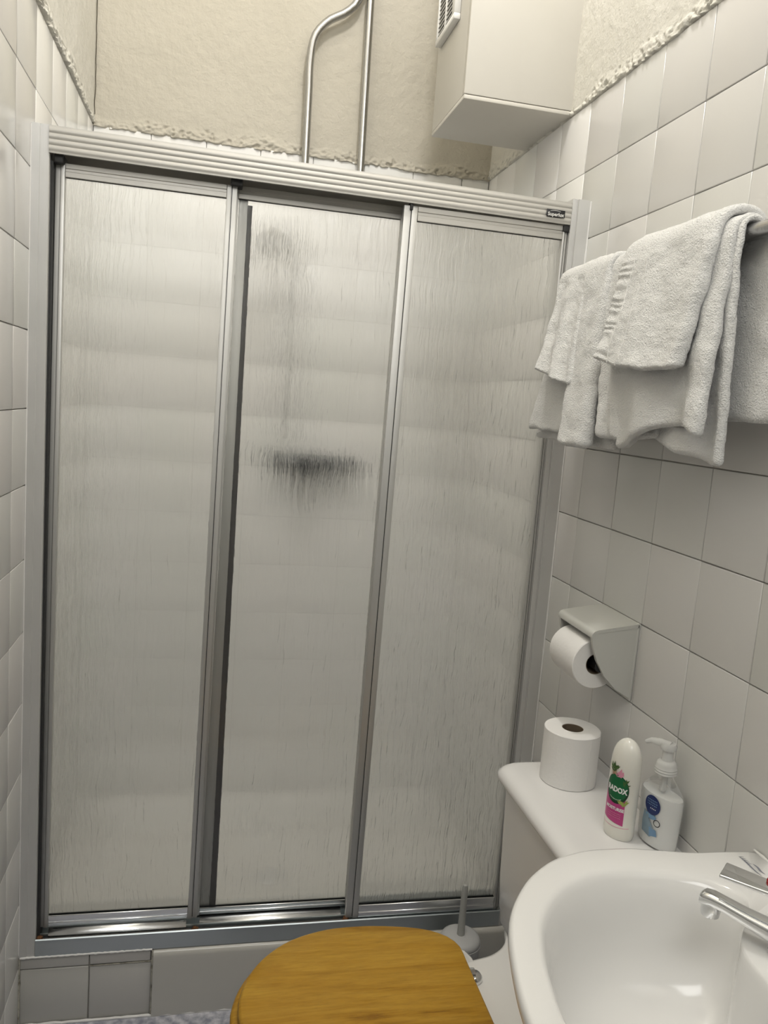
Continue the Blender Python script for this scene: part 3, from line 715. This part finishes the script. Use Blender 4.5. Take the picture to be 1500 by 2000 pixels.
# ------------------------------------------------------------------ toilet
CY = -0.525
to = thing('toilet', 'white close-coupled toilet with a varnished pine seat, facing left beside the basin', 'toilet')
def lid_loop(x0, x1, wmax, wh, z, n=72, inset=0.0):
    """D-shaped outline: rounded front at x0, blunter hinge end at x1"""
    half = [(x1, 0.0), (x1, wh * 0.5), (x1, wh - 0.030), (x1 - 0.004, wh - 0.010), (x1 - 0.022, wh + 0.014), (x1 - 0.06, wh + 0.036), (x1 - 0.12, wmax - 0.006), (x1 - 0.18, wmax), (x0 + 0.165, wmax - 0.004),
            (x0 + 0.10, wmax * 0.86), (x0 + 0.052, wmax * 0.66), (x0 + 0.020, wmax * 0.42), (x0 + 0.004, wmax * 0.18), (x0, 0.0)]
    pts = half + [(x, -w) for x, w in half[-2:0:-1]]
    L = crom([(x, CY + w, z) for x, w in pts], n, True)
    if inset:
        c = Vector(((x0 + x1) / 2, CY, z)); L = [c + (p - c) * (1 - inset / max((p - c).length, 1e-6)) for p in L]
        for p in L: p.z = z
    return L
lx0, lx1, lw_, lh_ = 0.4445, 0.8560, 0.1855, 0.130
def slab(x0, x1, wm, wh, z0, z1, e, crown=0.0):
    return [lid_loop(x0, x1, wm, wh, z0, inset=e), lid_loop(x0, x1, wm, wh, z0 + e * .35, inset=e * .3), lid_loop(x0, x1, wm, wh, z0 + e), lid_loop(x0, x1, wm, wh, z1 - e),
            lid_loop(x0, x1, wm, wh, z1 - e * .35, inset=e * .3), lid_loop(x0, x1, wm, wh, z1, inset=e), lid_loop(x0, x1, wm, wh, z1 + crown, inset=e + 0.05)]
obj('lid', loft(slab(lx0, lx1, lw_, lh_, 0.4225, 0.4400, 0.006, 0.0005), angle=45), to, M['pine'])
seat_o = slab(0.4325, 0.857, 0.192, 0.134, 0.4020, 0.4205, 0.007)[:6]
def ring_in(z): return lid_loop(0.505, 0.790, 0.112, 0.075, z)
obj('seat', loft([ring_in(0.4040), *seat_o, ring_in(0.4190), ring_in(0.4040)], False, False, angle=45), to, M['pine'])
# pan: bowl and the deck that flares back to the cistern
def pan_loop(x0, x1, wm, z, n=64):
    half = [(x1, 0.0), (x1, wm * 0.6), (x1 - 0.03, wm * 0.86), (x0 + 0.22, wm), (x0 + 0.12, wm * 0.86), (x0 + 0.045, wm * 0.58), (x0 + 0.008, wm * 0.25), (x0, 0)]
    return crom([(x, CY + w, z) for x, w in half + [(x, -w) for x, w in half[-2:0:-1]]], n, True)
obj('bowl', loft([pan_loop(0.58, 0.98, 0.11, 0.004), pan_loop(0.58, 0.98, 0.11, 0.03), pan_loop(0.60, 0.98, 0.10, 0.12), pan_loop(0.55, 0.95, 0.13, 0.24), pan_loop(0.47, 0.90, 0.175, 0.35), pan_loop(0.443, 0.89, 0.186, 0.385), pan_loop(0.443, 0.89, 0.186, 0.396), pan_loop(0.450, 0.885, 0.180, 0.4010)], angle=70), to, M['white'])
dk = [(0.84, 0.10), (0.86, 0.116), (0.885, 0.122), (0.905, 0.126), (0.925, 0.131), (0.944, 0.141), (0.960, 0.155), (0.972, 0.175), (0.980, 0.200), (0.990, 0.215), (1.03, 0.218), (1.148, 0.218)]
def deck_loop(z, ins=0.0, rise=0.0):
    h = crom([(x, w - ins, 0) for x, w in dk], 40)
    return [Vector((p.x, CY + p.y, z + rise * max(0, (p.x - 0.90)) ** 1.5 * 10)) for p in h] + [Vector((p.x, CY - p.y, z + rise * max(0, (p.x - 0.90)) ** 1.5 * 10)) for p in reversed(h)]
obj('rear_deck', loft([deck_loop(0.20, 0.07), deck_loop(0.30, 0.025), deck_loop(0.375, 0.004), deck_loop(0.392, 0.0), deck_loop(0.399, 0.003, 0.006), deck_loop(0.4015, 0.010, 0.008)], angle=70), to, M['white'])
for y in (-0.458, -0.600):
    hg = obj('hinge', tube([(0.853, y, 0.413), (0.870, y, 0.413)], 0.0105, 18), to, M['chrome'])
    obj('hinge_base', lathe([(0.0, 0), (0.015, 0), (0.015, 0.006), (0.010, 0.012), (0, 0.0125)], 20), hg, M['chrome'], (0.871, y, 0.4025))
# cistern: body and lid
cy0, cy1 = -0.765, -0.283
def cis_loop(x0, y0, y1, z, r=0.03, n=7):
    L = []
    for cx, cy, a0 in ((x0 + r, y1 - r, PI / 2), (x0 + r, y0 + r, PI)):
        for i in range(n + 1): a = a0 + PI / 2 * i / n; L.append((cx + r * math.cos(a), cy + r * math.sin(a), z))
    return L + [(W - 0.0005, y0, z), (W - 0.0005, y1, z)]
cb = obj('cistern', loft([cis_loop(0.985, cy0 + .03, cy1 - .012, 0.402), cis_loop(0.974, cy0 + .01, cy1 - .004, 0.408), cis_loop(0.973, cy0 + .01, cy1 - .003, 0.432), cis_loop(0.9705, cy0 + .008, cy1 - .001, 0.437), cis_loop(0.966, cy0 + .004, cy1, 0.50), cis_loop(0.960, cy0, cy1 + 0.001, 0.705)], angle=60), to, M['cistern'])
lx = 0.9475
obj('cistern_lid', loft([cis_loop(lx + .012, -0.775, -0.272, 0.7005, 0.03), cis_loop(lx, -0.782, -0.265, 0.7030, 0.034), cis_loop(lx - .002, -0.784, -0.262, 0.708, 0.036), cis_loop(lx - .001, -0.784, -0.262, 0.716, 0.036), cis_loop(lx + .006, -0.778, -0.268, 0.7235, 0.034),
                       cis_loop(lx + .017, -0.768, -0.274, 0.7285, 0.030), cis_loop(lx + .030, -0.758, -0.280, 0.7300, 0.028)], angle=80), cb, M['cistern'])

# ------------------------------------------------------------------ toilet brush
tb = thing('toilet_brush', 'grey plastic toilet brush standing in its round tub behind the pine toilet lid', 'toilet brush', (0.9815, -0.080, 0.0045))
obj('tub', lathe([(0.036, 0), (0.040, 0.002), (0.046, 0.17), (0.0485, 0.184), (0.0485, 0.188), (0.046, 0.188), (0.043, 0.17), (0.03, 0.02)], 40), tb, M['brushgrey'])
obj('tub_lid', lathe([(0.0, 0.189), (0.0465, 0.189), (0.0475, 0.192), (0.0445, 0.200), (0.036, 0.2045), (0.012, 0.206), (0.0, 0.206)], 40), tb, M['brushgrey'])
obj('handle', lathe([(0.0, 0.198), (0.0095, 0.200), (0.0085, 0.215), (0.0078, 0.27), (0.0068, 0.322), (0.0050, 0.330), (0.0, 0.332)], 20), tb, M['brushlight'])

# ------------------------------------------------------------------ bottles on the cistern lid
def wrapper(rx, ry, prof):
    """maps (arc length s from the front, height z) to the surface of an oval bottle; prof(z)->scale"""
    def f(s, z, d=0.0004):
        k = prof(z)
        # numerically walk the ellipse from the front (-x) by arc length
        a = 0.0; st = 0.02; L = 0; sg = 1 if s >= 0 else -1
        while L < abs(s) and a < PI:
            dl = math.hypot(rx * k * math.sin(a + st / 2), ry * k * math.cos(a + st / 2)) * st
            if L + dl > abs(s): a += st * (abs(s) - L) / dl; break
            L += dl; a += st
        a *= sg
        nx, ny = math.cos(a) / (rx * k), math.sin(a) / (ry * k); q = math.hypot(nx, ny)
        return (-(rx * k * math.cos(a) + d * nx / q), -(ry * k * math.sin(a) + d * ny / q), z)
    return f
def decal(f, poly2d, d, n=10):
    """closed convex-ish outline -> fan of small triangles wrapped on the surface"""
    cx = sum(p[0] for p in poly2d) / len(poly2d); cz = sum(p[1] for p in poly2d) / len(poly2d); V = []; F = []
    m_ = len(poly2d)
    for k in range(n + 1):
        t = k / n
        for p in poly2d: V.append(f(cx + (p[0] - cx) * t, cz + (p[1] - cz) * t, d))
    for k in range(n):
        for i in range(m_): j = (i + 1) % m_; F.append((k * m_ + i, k * m_ + j, (k + 1) * m_ + j, (k + 1) * m_ + i))
    return mesh(V, F)
def ell(cx, cz, a, b, n=28, a0=0, a1=2 * PI): return [(cx + a * math.cos(a0 + (a1 - a0) * i / n), cz + b * math.sin(a0 + (a1 - a0) * i / n)) for i in range(n)]
def wtext(f, s, size, cx, cz, wid, d, bold=0.0, slope=0.0):
    V, F = text_mesh(s, size, bold); k = wid / (max(v[0] for v in V) - min(v[0] for v in V))
    return mesh([f(cx + v[0] * k, cz + v[1] + slope * v[0], d) for v in V], F, False)

def pstrip(f, x0, x1, z, h, d, n=10, sag=0.0):
    """a row of short dashes: print too small to be read"""
    V = []; F = []; rnd = random.Random(int(z * 1e5))
    for i in range(n):
        a = x0 + (x1 - x0) * (i + 0.1) / n; b = x0 + (x1 - x0) * (i + 0.55 + rnd.random() * 0.35) / n
        q = lambda x: -sag * (1 - ((x - (x0 + x1) / 2) / ((x1 - x0) / 2)) ** 2)
        V += [f(a, z + q(a), d), f(b, z + q(b), d), f(b, z + q(b) + h, d), f(a, z + q(a) + h, d)]; k = len(V) - 4; F.append((k, k + 1, k + 2, k + 3))
    return mesh(V, F, False)
M['bottle'] = mat('pearly_white_plastic', (0.80, 0.785, 0.72), 0.22, sss=0.25)
M['green'] = mat('print_green', (0.008, 0.13, 0.045), 0.3); M['dkgreen'] = mat('print_dark_green', (0.006, 0.045, 0.016), 0.3)
M['pink'] = mat('print_magenta', (0.50, 0.05, 0.22), 0.3); M['pinkl'] = mat('print_pale_pink', (0.72, 0.30, 0.42), 0.4)
M['printwhite'] = mat('print_white', (0.85, 0.85, 0.84), 0.4); M['leaf'] = mat('print_leaf', (0.07, 0.14, 0.04), 0.5); M['brown'] = mat('print_brown', (0.45, 0.30, 0.20), 0.5)
M['lime'] = mat('print_lime', (0.35, 0.42, 0.10), 0.5)
sg = thing('shower_gel_bottle', 'white gel bottle with a green oval and pink label, standing on the cistern lid', 'bottle', (1.0655, -0.5520, 0.7302), 0.46)
RXb, RYb = 0.0205, 0.0270
def kprof(z):
    if z < 0.01: return 0.90 + 0.10 * (z / 0.01) ** 0.5
    if z < 0.11: return 1.0
    t = min((z - 0.11) / 0.062, 1.0); return max((1 - t ** 3.4) ** 0.55, 0.02)
zs = [0, 0.002, 0.006, 0.01, 0.03, 0.0305, 0.05, 0.08, 0.11, 0.125, 0.14, 0.15, 0.158, 0.163, 0.167, 0.1695, 0.171, 0.1718]
loops = []
for z in zs:
    k = kprof(z) * (0.985 if z == 0.0305 else 1)
    loops.append([(RXb * k * math.cos(a), RYb * k * math.sin(a) , z) for a in [2 * PI * i / 48 for i in range(48)]])
sgb = obj('bottle_body', loft(loops, angle=50), sg, M['bottle'])
f = wrapper(RXb, RYb, kprof)
lb_ = obj('label', decal(f, [(-0.0235, 0.086 - 0.0045 * k) for k in range(12)] + [(-0.0235 + 0.041 * k / 12, 0.0345 - 0.0075 * (k / 12) ** 0.7) for k in range(13)] + [(0.0175, 0.030 + 0.0046 * k) for k in range(13)] + [(0.0175 - 0.041 * k / 12, 0.087) for k in range(1, 12)], 0.0003), sg, M['pink'])
lb_['label'] = 'magenta label with a green oval'
obj('oval_mark', decal(f, ell(0.0, 0.088, 0.0215, 0.0255), 0.0006), lb_, M['dkgreen'])
obj('oval_mark', decal(f, [(x, z) for x, z in ell(0.0, 0.090, 0.0195, 0.0225)], 0.0008), lb_, M['green'])
obj('lettering', wtext(f, 'RADOX', 0.0125, 0.0005, 0.087, 0.0365, 0.0011, 0.0006), lb_, M['printwhite'])
obj('small_print', pstrip(f, -0.011, 0.011, 0.0725, 0.0010, 0.0011, 11, 0.003), lb_, M['printwhite'])
obj('lettering', wtext(f, 'MOISTURISE', 0.0075, 0.0, 0.0535, 0.034, 0.0008, 0.0003), lb_, M['printwhite'])
for zz_ in (0.0455, 0.0420, 0.0385): obj('small_print', pstrip(f, -0.010, 0.013, zz_, 0.0009, 0.0008, 9), lb_, M['pinkl'])
bmv = []; bmf = []
def leafs(seed, cx, cz, n, L, w, spread, mat_, name='print'):
    rnd = random.Random(seed); V = []; F = []
    for i in range(n):
        a = PI / 2 + rnd.uniform(-spread, spread); x0 = cx + rnd.uniform(-.003, .003); z0 = cz + rnd.uniform(-.003, .004); l = L * rnd.uniform(.6, 1)
        for (t, ww) in ((0, -1), (0.5, -w), (1, 0), (0.5, w)):
            px = x0 + math.cos(a) * l * t - math.sin(a) * (ww if abs(ww) < 0.5 else 0); pz = z0 + math.sin(a) * l * t + math.cos(a) * (ww if abs(ww) < 0.5 else 0)
            V.append(f(px, pz, 0.0005 + 0.0001 * i))
        F.append(tuple(range(len(V) - 4, len(V))))
    obj(name, mesh(V, F, False), lb_, mat_)
leafs(1, -0.008, 0.118, 12, 0.016, 0.0018, 1.1, M['leaf'], 'leaf_print'); leafs(2, 0.004, 0.110, 9, 0.013, 0.0028, 1.3, M['pinkl'], 'flower_print')
leafs(3, -0.006, 0.110, 6, 0.009, 0.0022, 1.3, M['brown'], 'flower_print'); leafs(4, 0.015, 0.062, 10, 0.012, 0.0018, 1.2, M['lime'], 'leaf_print')
leafs(5, 0.016, 0.098, 8, 0.010, 0.0015, 1.2, M['leaf'], 'leaf_print')
obj('pink_line', mesh([f(-0.028 + 0.056 * i / 24, 0.024 - 0.002 * math.sin(i / 24 * PI) + q, 0.0004) for q in (0, 0.0009) for i in range(25)], [(i, i + 1, 26 + i, 25 + i) for i in range(24)], False), sg, M['pinkl'])

# hand soap: clear bottle, milky soap, translucent pump
M['clear'] = mat('clear_plastic', (0.95, 0.96, 0.96), 0.06, trans=1.0, ior=1.35)
M['soap'] = mat('milky_soap', (0.86, 0.865, 0.85), 0.3, sss=0.2)
M['pump'] = mat('translucent_pump', (0.93, 0.93, 0.91), 0.25, trans=0.40, ior=1.3)
M['navy'] = mat('print_navy', (0.012, 0.025, 0.12), 0.3); M['sky'] = mat('print_blue', (0.16, 0.29, 0.46), 0.4); M['slate'] = mat('print_slate', (0.22, 0.30, 0.36), 0.4)
hs = thing('hand_soap_bottle', 'clear pump bottle of milky hand soap with a navy oval label, next to the tiles', 'bottle', (1.1175, -0.5860, 0.7302), 0.30)
RXs, RYs = 0.0215, 0.0410
def sprof(z):
    if z < 0.008: return 0.80 + 0.12 * (z / 0.008) ** 0.5
    if z < 0.085: return 0.92 + 0.08 * math.sin((z - 0.008) / 0.077 * PI / 2)
    t = min((z - 0.085) / 0.040, 1.0); return 1.0 - 0.60 * t ** 2.2
def sl_(zs, inset=0.0):
    L = []
    for z in zs:
        k = sprof(z); c = max(0, (z - 0.085) / 0.04); rx = RXs * k + (0.0125 - RXs * k) * min(c, 1) ** 3 - inset; ry = RYs * k + (0.0125 - RYs * k) * min(c, 1) ** 2.2 - inset
        L.append([(rx * math.cos(a), ry * math.sin(a), z) for a in [2 * PI * i / 40 for i in range(40)]])
    return L
zz = [0, 0.003, 0.008, 0.02, 0.04, 0.06, 0.08, 0.09, 0.10, 0.108, 0.115, 0.120, 0.124, 0.126]
bb = obj('bottle_body', loft(sl_(zz), angle=60), hs, M['clear'])
obj('liquid_soap', loft(sl_([0.003, 0.006, 0.012, 0.03, 0.05, 0.07, 0.085, 0.092], 0.0016), angle=60), hs, M['soap'])
obj('collar', lathe([(0.0, 0.1262), (0.0165, 0.1262), (0.0180, 0.1275), (0.0170, 0.1300), (0.0182, 0.1320), (0.0170, 0.1345), (0.0180, 0.1365), (0.0168, 0.1390), (0.0165, 0.1430), (0.0150, 0.1465), (0.0115, 0.149), (0.0, 0.1492)], 32), hs, M['pump'])
pm = obj('pump', lathe([(0.0, 0.1492), (0.0095, 0.1492), (0.0088, 0.153), (0.0088, 0.166), (0.0125, 0.1675), (0.0135, 0.174), (0.0110, 0.178), (0.0, 0.1795)], 28), hs, M['pump'])
obj('nozzle', tube([(0.0, -0.004, 0.1735), (-0.005, 0.012, 0.1755), (-0.010, 0.026, 0.1740), (-0.012, 0.036, 0.168)], 0.004, 12, True, [0.0085, 0.0065, 0.005, 0.0035]), pm, M['pump'])
obj('dip_tube', tube([(0, 0, 0.135), (0, 0, 0.095)], 0.0045, 12), pm, M['pump'])
tr_ = nd(M['clear'], 'ShaderNodeBsdfTransparent'); mixs = nd(M['clear'], 'ShaderNodeMixShader'); mixs.inputs[0].default_value = 0.62
lk(M['clear'], M['clear'].node_tree.nodes['Principled BSDF'].outputs[0], mixs.inputs[1]); lk(M['clear'], tr_.outputs[0], mixs.inputs[2])
lk(M['clear'], mixs.outputs[0], M['clear'].node_tree.nodes['Material Output'].inputs['Surface'])
fs = wrapper(RXs, RYs, sprof)
OX = 0.0
lb2 = obj('label', decal(fs, ell(OX, 0.074, 0.0155, 0.0165), 0.0006), hs, M['navy'])
for zz_ in (0.0815, 0.0775, 0.0735): obj('small_print', pstrip(fs, OX - 0.0105, OX + 0.0105, zz_, 0.0014, 0.0009, 6), lb2, M['sky'])
obj('small_print', pstrip(fs, OX - 0.003, OX + 0.009, 0.0675, 0.0016, 0.0009, 4), lb2, M['printwhite'])
obj('blue_print', decal(fs, [(OX - 0.016, 0.060), (OX - 0.019, 0.040), (OX - 0.018, 0.022), (OX, 0.018), (OX + 0.008, 0.024), (OX + 0.006, 0.036), (OX - 0.004, 0.048), (OX - 0.006, 0.058)], 0.0004), hs, M['slate'])
obj('blue_print', decal(fs, [(OX - 0.002, 0.036), (OX, 0.020), (OX + 0.014, 0.024), (OX + 0.012, 0.034)], 0.0006), hs, M['sky'])
obj('blue_print', decal(fs, ell(OX - 0.001, 0.0545, 0.011, 0.005), 0.0003), hs, M['sky'])
rv = [fs(OX + 0.012 + q * math.cos(a) , 0.047 + q * 1.0 * math.sin(a), 0.0008) for q in (0.0048, 0.0062) for a in [2 * PI * i / 20 for i in range(20)]]
obj('ring_print', mesh(rv, [(i, (i + 1) % 20, 20 + (i + 1) % 20, 20 + i) for i in range(20)], False), hs, M['black'])

# ------------------------------------------------------------------ basin
BZ = 0.832; BYC = -1.06
outer_h = [(1.148, -0.771), (1.10, -0.768), (1.053, -0.766), (0.989, -0.753), (0.959, -0.748), (0.904, -0.748), (0.862, -0.758), (0.831, -0.772), (0.793, -0.801), (0.764, -0.834), (0.740, -0.870), (0.723, -0.909), (0.712, -0.945), (0.702, -0.987), (0.696, -1.023), (0.693, -1.06)]
inner_h = [(1.056, -0.880), (1.052, -0.858), (1.032, -0.838), (0.992, -0.820), (0.950, -0.808), (0.917, -0.805), (0.876, -0.811), (0.835, -0.829), (0.808, -0.850), (0.786, -0.874), (0.769, -0.900), (0.758, -0.926), (0.748, -0.955), (0.739, -0.995), (0.733, -1.03), (0.732, -1.06)]
deck_h = [(0.981, -1.06), (0.981, -1.00), (0.983, -0.983), (0.988, -0.965), (1.002, -0.945), (1.022, -0.925), (1.040, -0.906)]
def half_loop(h1, n, z):
    L = crom([(x, y, z) for x, y in h1], n)
    return L
N1 = 90; ND = 40; NI = 90
# outline starts at the middle of the wall side; its first stretch matches the tap deck of the bowl
o_half = half_loop([(1.148, -1.06), (1.148, -0.98), (1.148, -0.90), (1.148, -0.84), (1.148, -0.80)], ND, BZ)[:-1] + half_loop(outer_h, NI, BZ)
o_half[ND - 1] = Vector((1.148, -0.775, BZ))
i_half = half_loop(deck_h, ND, BZ)[:-1] + half_loop([(1.051, -0.893)] + inner_h, NI, BZ)
def mirror(h): return h + [Vector((p.x, 2 * BYC - p.y, p.z)) for p in reversed(h[1:-1])]
OUT = mirror(o_half); INN = mirror(i_half); NN = len(OUT)
def lerpl(A, B, t, z, ):
    return [Vector((a.x + (b.x - a.x) * t, a.y + (b.y - a.y) * t, z)) for a, b in zip(A, B)]
def offset_in(L, d, z):
    R_ = []
    for i, p in enumerate(L):
        tn = (L[(i + 2) % NN] - L[i - 2]); nrm = Vector((-tn.y, tn.x, 0));
        if nrm.length > 0: nrm.normalize()
        R_.append(Vector((p.x + nrm.x * d, p.y + nrm.y * d, z)))
    return R_
def area(L): return sum(L[i].x * L[(i + 1) % NN].y - L[(i + 1) % NN].x * L[i].y for i in range(NN))
sgn = 1 if area(OUT) > 0 else -1
def inset(L, d, z):
    c = Vector((0.885, BYC, 0)); q = []
    for p in L:
        v = Vector((p.x, p.y, 0)) - c; k = 1 - d / 0.22
        x = c.x + v.x * k; q.append(Vector((min(x, 1.148) if L is OUT and p.x > 1.147 else x, c.y + v.y * k, z)))
        if L is OUT and p.x > 1.147: q[-1].x = 1.148
    return q
dc = Vector((0.885, -1.06, 0))
DR = [Vector((dc.x + 0.030 * math.cos(a), dc.y + 0.030 * math.sin(a), 0)) for a in [0] * NN]
# small ellipse in matching order (by direction of the inner outline)
DR = []
for i, p in enumerate(INN):
    a = math.atan2(p.y - dc.y, p.x - dc.x); DR.append(Vector((dc.x + 0.024 * math.cos(a), dc.y + 0.024 * math.sin(a), 0)))
UN = [Vector((1.02 + 0.11 * math.cos(math.atan2((p.y - BYC) * .6, p.x - 0.95)), BYC + 0.10 * math.sin(math.atan2((p.y - BYC) * .6, p.x - 0.95)), 0)) for p in OUT]
loops = [lerpl(OUT, UN, 1.0, 0.62), lerpl(OUT, UN, 0.75, 0.64), lerpl(OUT, UN, 0.42, 0.69), lerpl(OUT, UN, 0.18, 0.745), lerpl(OUT, UN, 0.075, 0.783), lerpl(OUT, UN, 0.03, 0.800),
         inset(OUT, 0.002, 0.812), inset(OUT, 0.0, 0.820), inset(OUT, 0.0008, 0.826), inset(OUT, 0.003, 0.8300), inset(OUT, 0.007, 0.8320),
         inset(INN, -0.009, 0.8324), inset(INN, -0.004, 0.8318), inset(INN, 0.0005, 0.8285), inset(INN, 0.005, 0.822)]
prof = [(0.04, 0.800), (0.075, 0.775), (0.12, 0.745), (0.19, 0.718), (0.30, 0.698), (0.45, 0.684), (0.62, 0.675), (0.80, 0.669), (0.93, 0.664), (1.0, 0.655)]
IN2 = inset(INN, 0.007, 0.8)
for t, z in prof: loops.append(lerpl(IN2, DR, t, z))
ba = thing('basin', 'large white ceramic wash basin on the right wall in the foreground', 'basin')
def smooth_loops(Ls, k0, it):
    for _ in range(it):
        for k in range(k0, len(Ls) - 1):
            L = Ls[k]; Ls[k] = [(L[i - 1] + L[i] * 2 + L[(i + 1) % NN]) / 4 for i in range(NN)]
smooth_loops(loops, 15, 8); smooth_loops(loops, 11, 3)
obj('basin_bowl', loft(loops, True, True, angle=85), ba, M['basinwhite'])
obj('waste', lathe([(0, 0), (0.021, 0), (0.021, 0.003), (0.016, 0.0045), (0.0, 0.003)], 28), ba, M['chrome'], (dc.x, dc.y, 0.6552))
ped = []
for z, a, b in ((0.004, 0.10, 0.105), (0.03, 0.095, 0.10), (0.2, 0.075, 0.075), (0.45, 0.08, 0.08), (0.635, 0.105, 0.11)):
    ped.append([(min(1.03 + a * math.cos(q), 1.148), BYC + b * math.sin(q), z) for q in [2 * PI * i / 40 for i in range(40)]])
obj('pedestal', loft(ped, angle=60), ba, M['white'])
# small grey maker's mark near the wall corner, worn to a few strokes
M['greyprint'] = mat('grey_print', (0.22, 0.23, 0.27), 0.4)
def stroke(p0, p1, w, parent, m_, z=0.83245, bend=0.0):
    d = Vector((p1[0] - p0[0], p1[1] - p0[1], 0)); nrm = Vector((-d.y, d.x, 0)).normalized(); V = []; n = 12
    for i in range(n + 1):
        t = i / n; q = Vector((p0[0] + d.x * t, p0[1] + d.y * t, z)) + nrm * bend * math.sin(t * 2 * PI)
        ww = w * (0.3 + math.sin(PI * t)); V += [q + nrm * ww, q - nrm * ww]
    return mesh(V, [(2 * i, 2 * i + 1, 2 * i + 3, 2 * i + 2) for i in range(n)], False)
o = obj('maker_mark', stroke((1.112, -0.788), (1.113, -0.835), 0.0011, ba, None, bend=0.0008), ba, M['greyprint'])
obj('maker_mark', stroke((1.120, -0.808), (1.121, -0.832), 0.0013, ba, None, bend=0.0012), ba, M['greyprint'])
for i in range(5): obj('maker_mark', stroke((1.1125, -0.789 - i * .0042), (1.1185, -0.791 - i * .0042), 0.0005, ba, None), ba, M['greyprint'])
# silicone where basin meets the tiles
obj('sealant', blob_strip((1.1465, -0.775, 0.8325), (1.1465, -1.34, 0.8325), 0.0022, 60, 61, 0.2), ba, M['silicone'])

# ------------------------------------------------------------------ tap
tp = thing('tap', 'chrome tap with a flat lever and red dot on the basin', 'tap', (1.036, -0.990, 0.8325))
dirv = Vector((-0.66, 0.75, 0)).normalized(); rz = math.atan2(dirv.y, dirv.x)
def rotm(me): me.transform(Matrix.Rotation(rz, 4, 'Z')); return me
obj('tap_body', lathe([(0.0, 0.0), (0.026, 0.0), (0.027, 0.004), (0.023, 0.010), (0.0205, 0.018), (0.0205, 0.042), (0.0195, 0.046), (0.0195, 0.047), (0.021, 0.049), (0.021, 0.062), (0.018, 0.067), (0.0, 0.068)], 36, angle=35), tp, M['chrome'])
# spout: tapering oval arm with a downturned round nozzle
def spout():
    secs = [(0.010, 0.022, 0.0150, 0.0125), (0.030, 0.024, 0.0138, 0.0110), (0.055, 0.028, 0.0118, 0.0090), (0.078, 0.032, 0.0108, 0.0082), (0.092, 0.0335, 0.0112, 0.0085), (0.101, 0.0325, 0.0105, 0.0085), (0.106, 0.030, 0.008, 0.0065)]
    L = []
    for x, z, w, h in secs:
        L.append([(x, w * math.copysign(abs(math.cos(a)) ** 0.8, math.cos(a)), z + h * math.copysign(abs(math.sin(a)) ** 0.7, math.sin(a))) for a in [2 * PI * i / 24 for i in range(24)]])
    return loft(L, angle=60)
spt = obj('spout', rotm(spout()), tp, M['chrome'])
nz = lathe([(0.0, 0.0), (0.0078, 0.0), (0.0078, -0.001), (0.0106, -0.001), (0.0112, 0.003), (0.0114, 0.012), (0.010, 0.017), (0, 0.018)], 28, angle=35); nz.transform(Matrix.Translation((0.093, 0, 0.0135)))
obj('nozzle', rotm(nz), spt, M['chrome'])
ho = lathe([(0.0, -0.0015), (0.0078, -0.0015), (0.0078, 0.0), (0, 0.0)], 24); ho.transform(Matrix.Translation((0.093, 0, 0.0122)))
obj('aerator', rotm(ho), spt, M['black'])
lv = hexa([(0.0, -0.0150, 0.0685), (0.086, -0.0180, 0.0710), (0.086, 0.0180, 0.0710), (0.0, 0.0120, 0.0685), (0.0, -0.0150, 0.0745), (0.086, -0.0180, 0.0755), (0.086, 0.0180, 0.0755), (0.0, 0.0120, 0.0745)], 0.0018, 3)
lev = obj('lever', rotm(lv), tp, M['chrome'])
obj('lever_hub', lathe([(0, 0.0682), (0.0195, 0.0682), (0.0205, 0.072), (0.0195, 0.0770), (0.0, 0.0775)], 30, angle=35), lev, M['chrome'])
obj('red_dot', lathe([(0, 0.0750), (0.0060, 0.0752), (0.0060, 0.0775), (0.0045, 0.0795), (0, 0.0805)], 20), lev, M['red'], (-0.0145, 0.0325, 0))
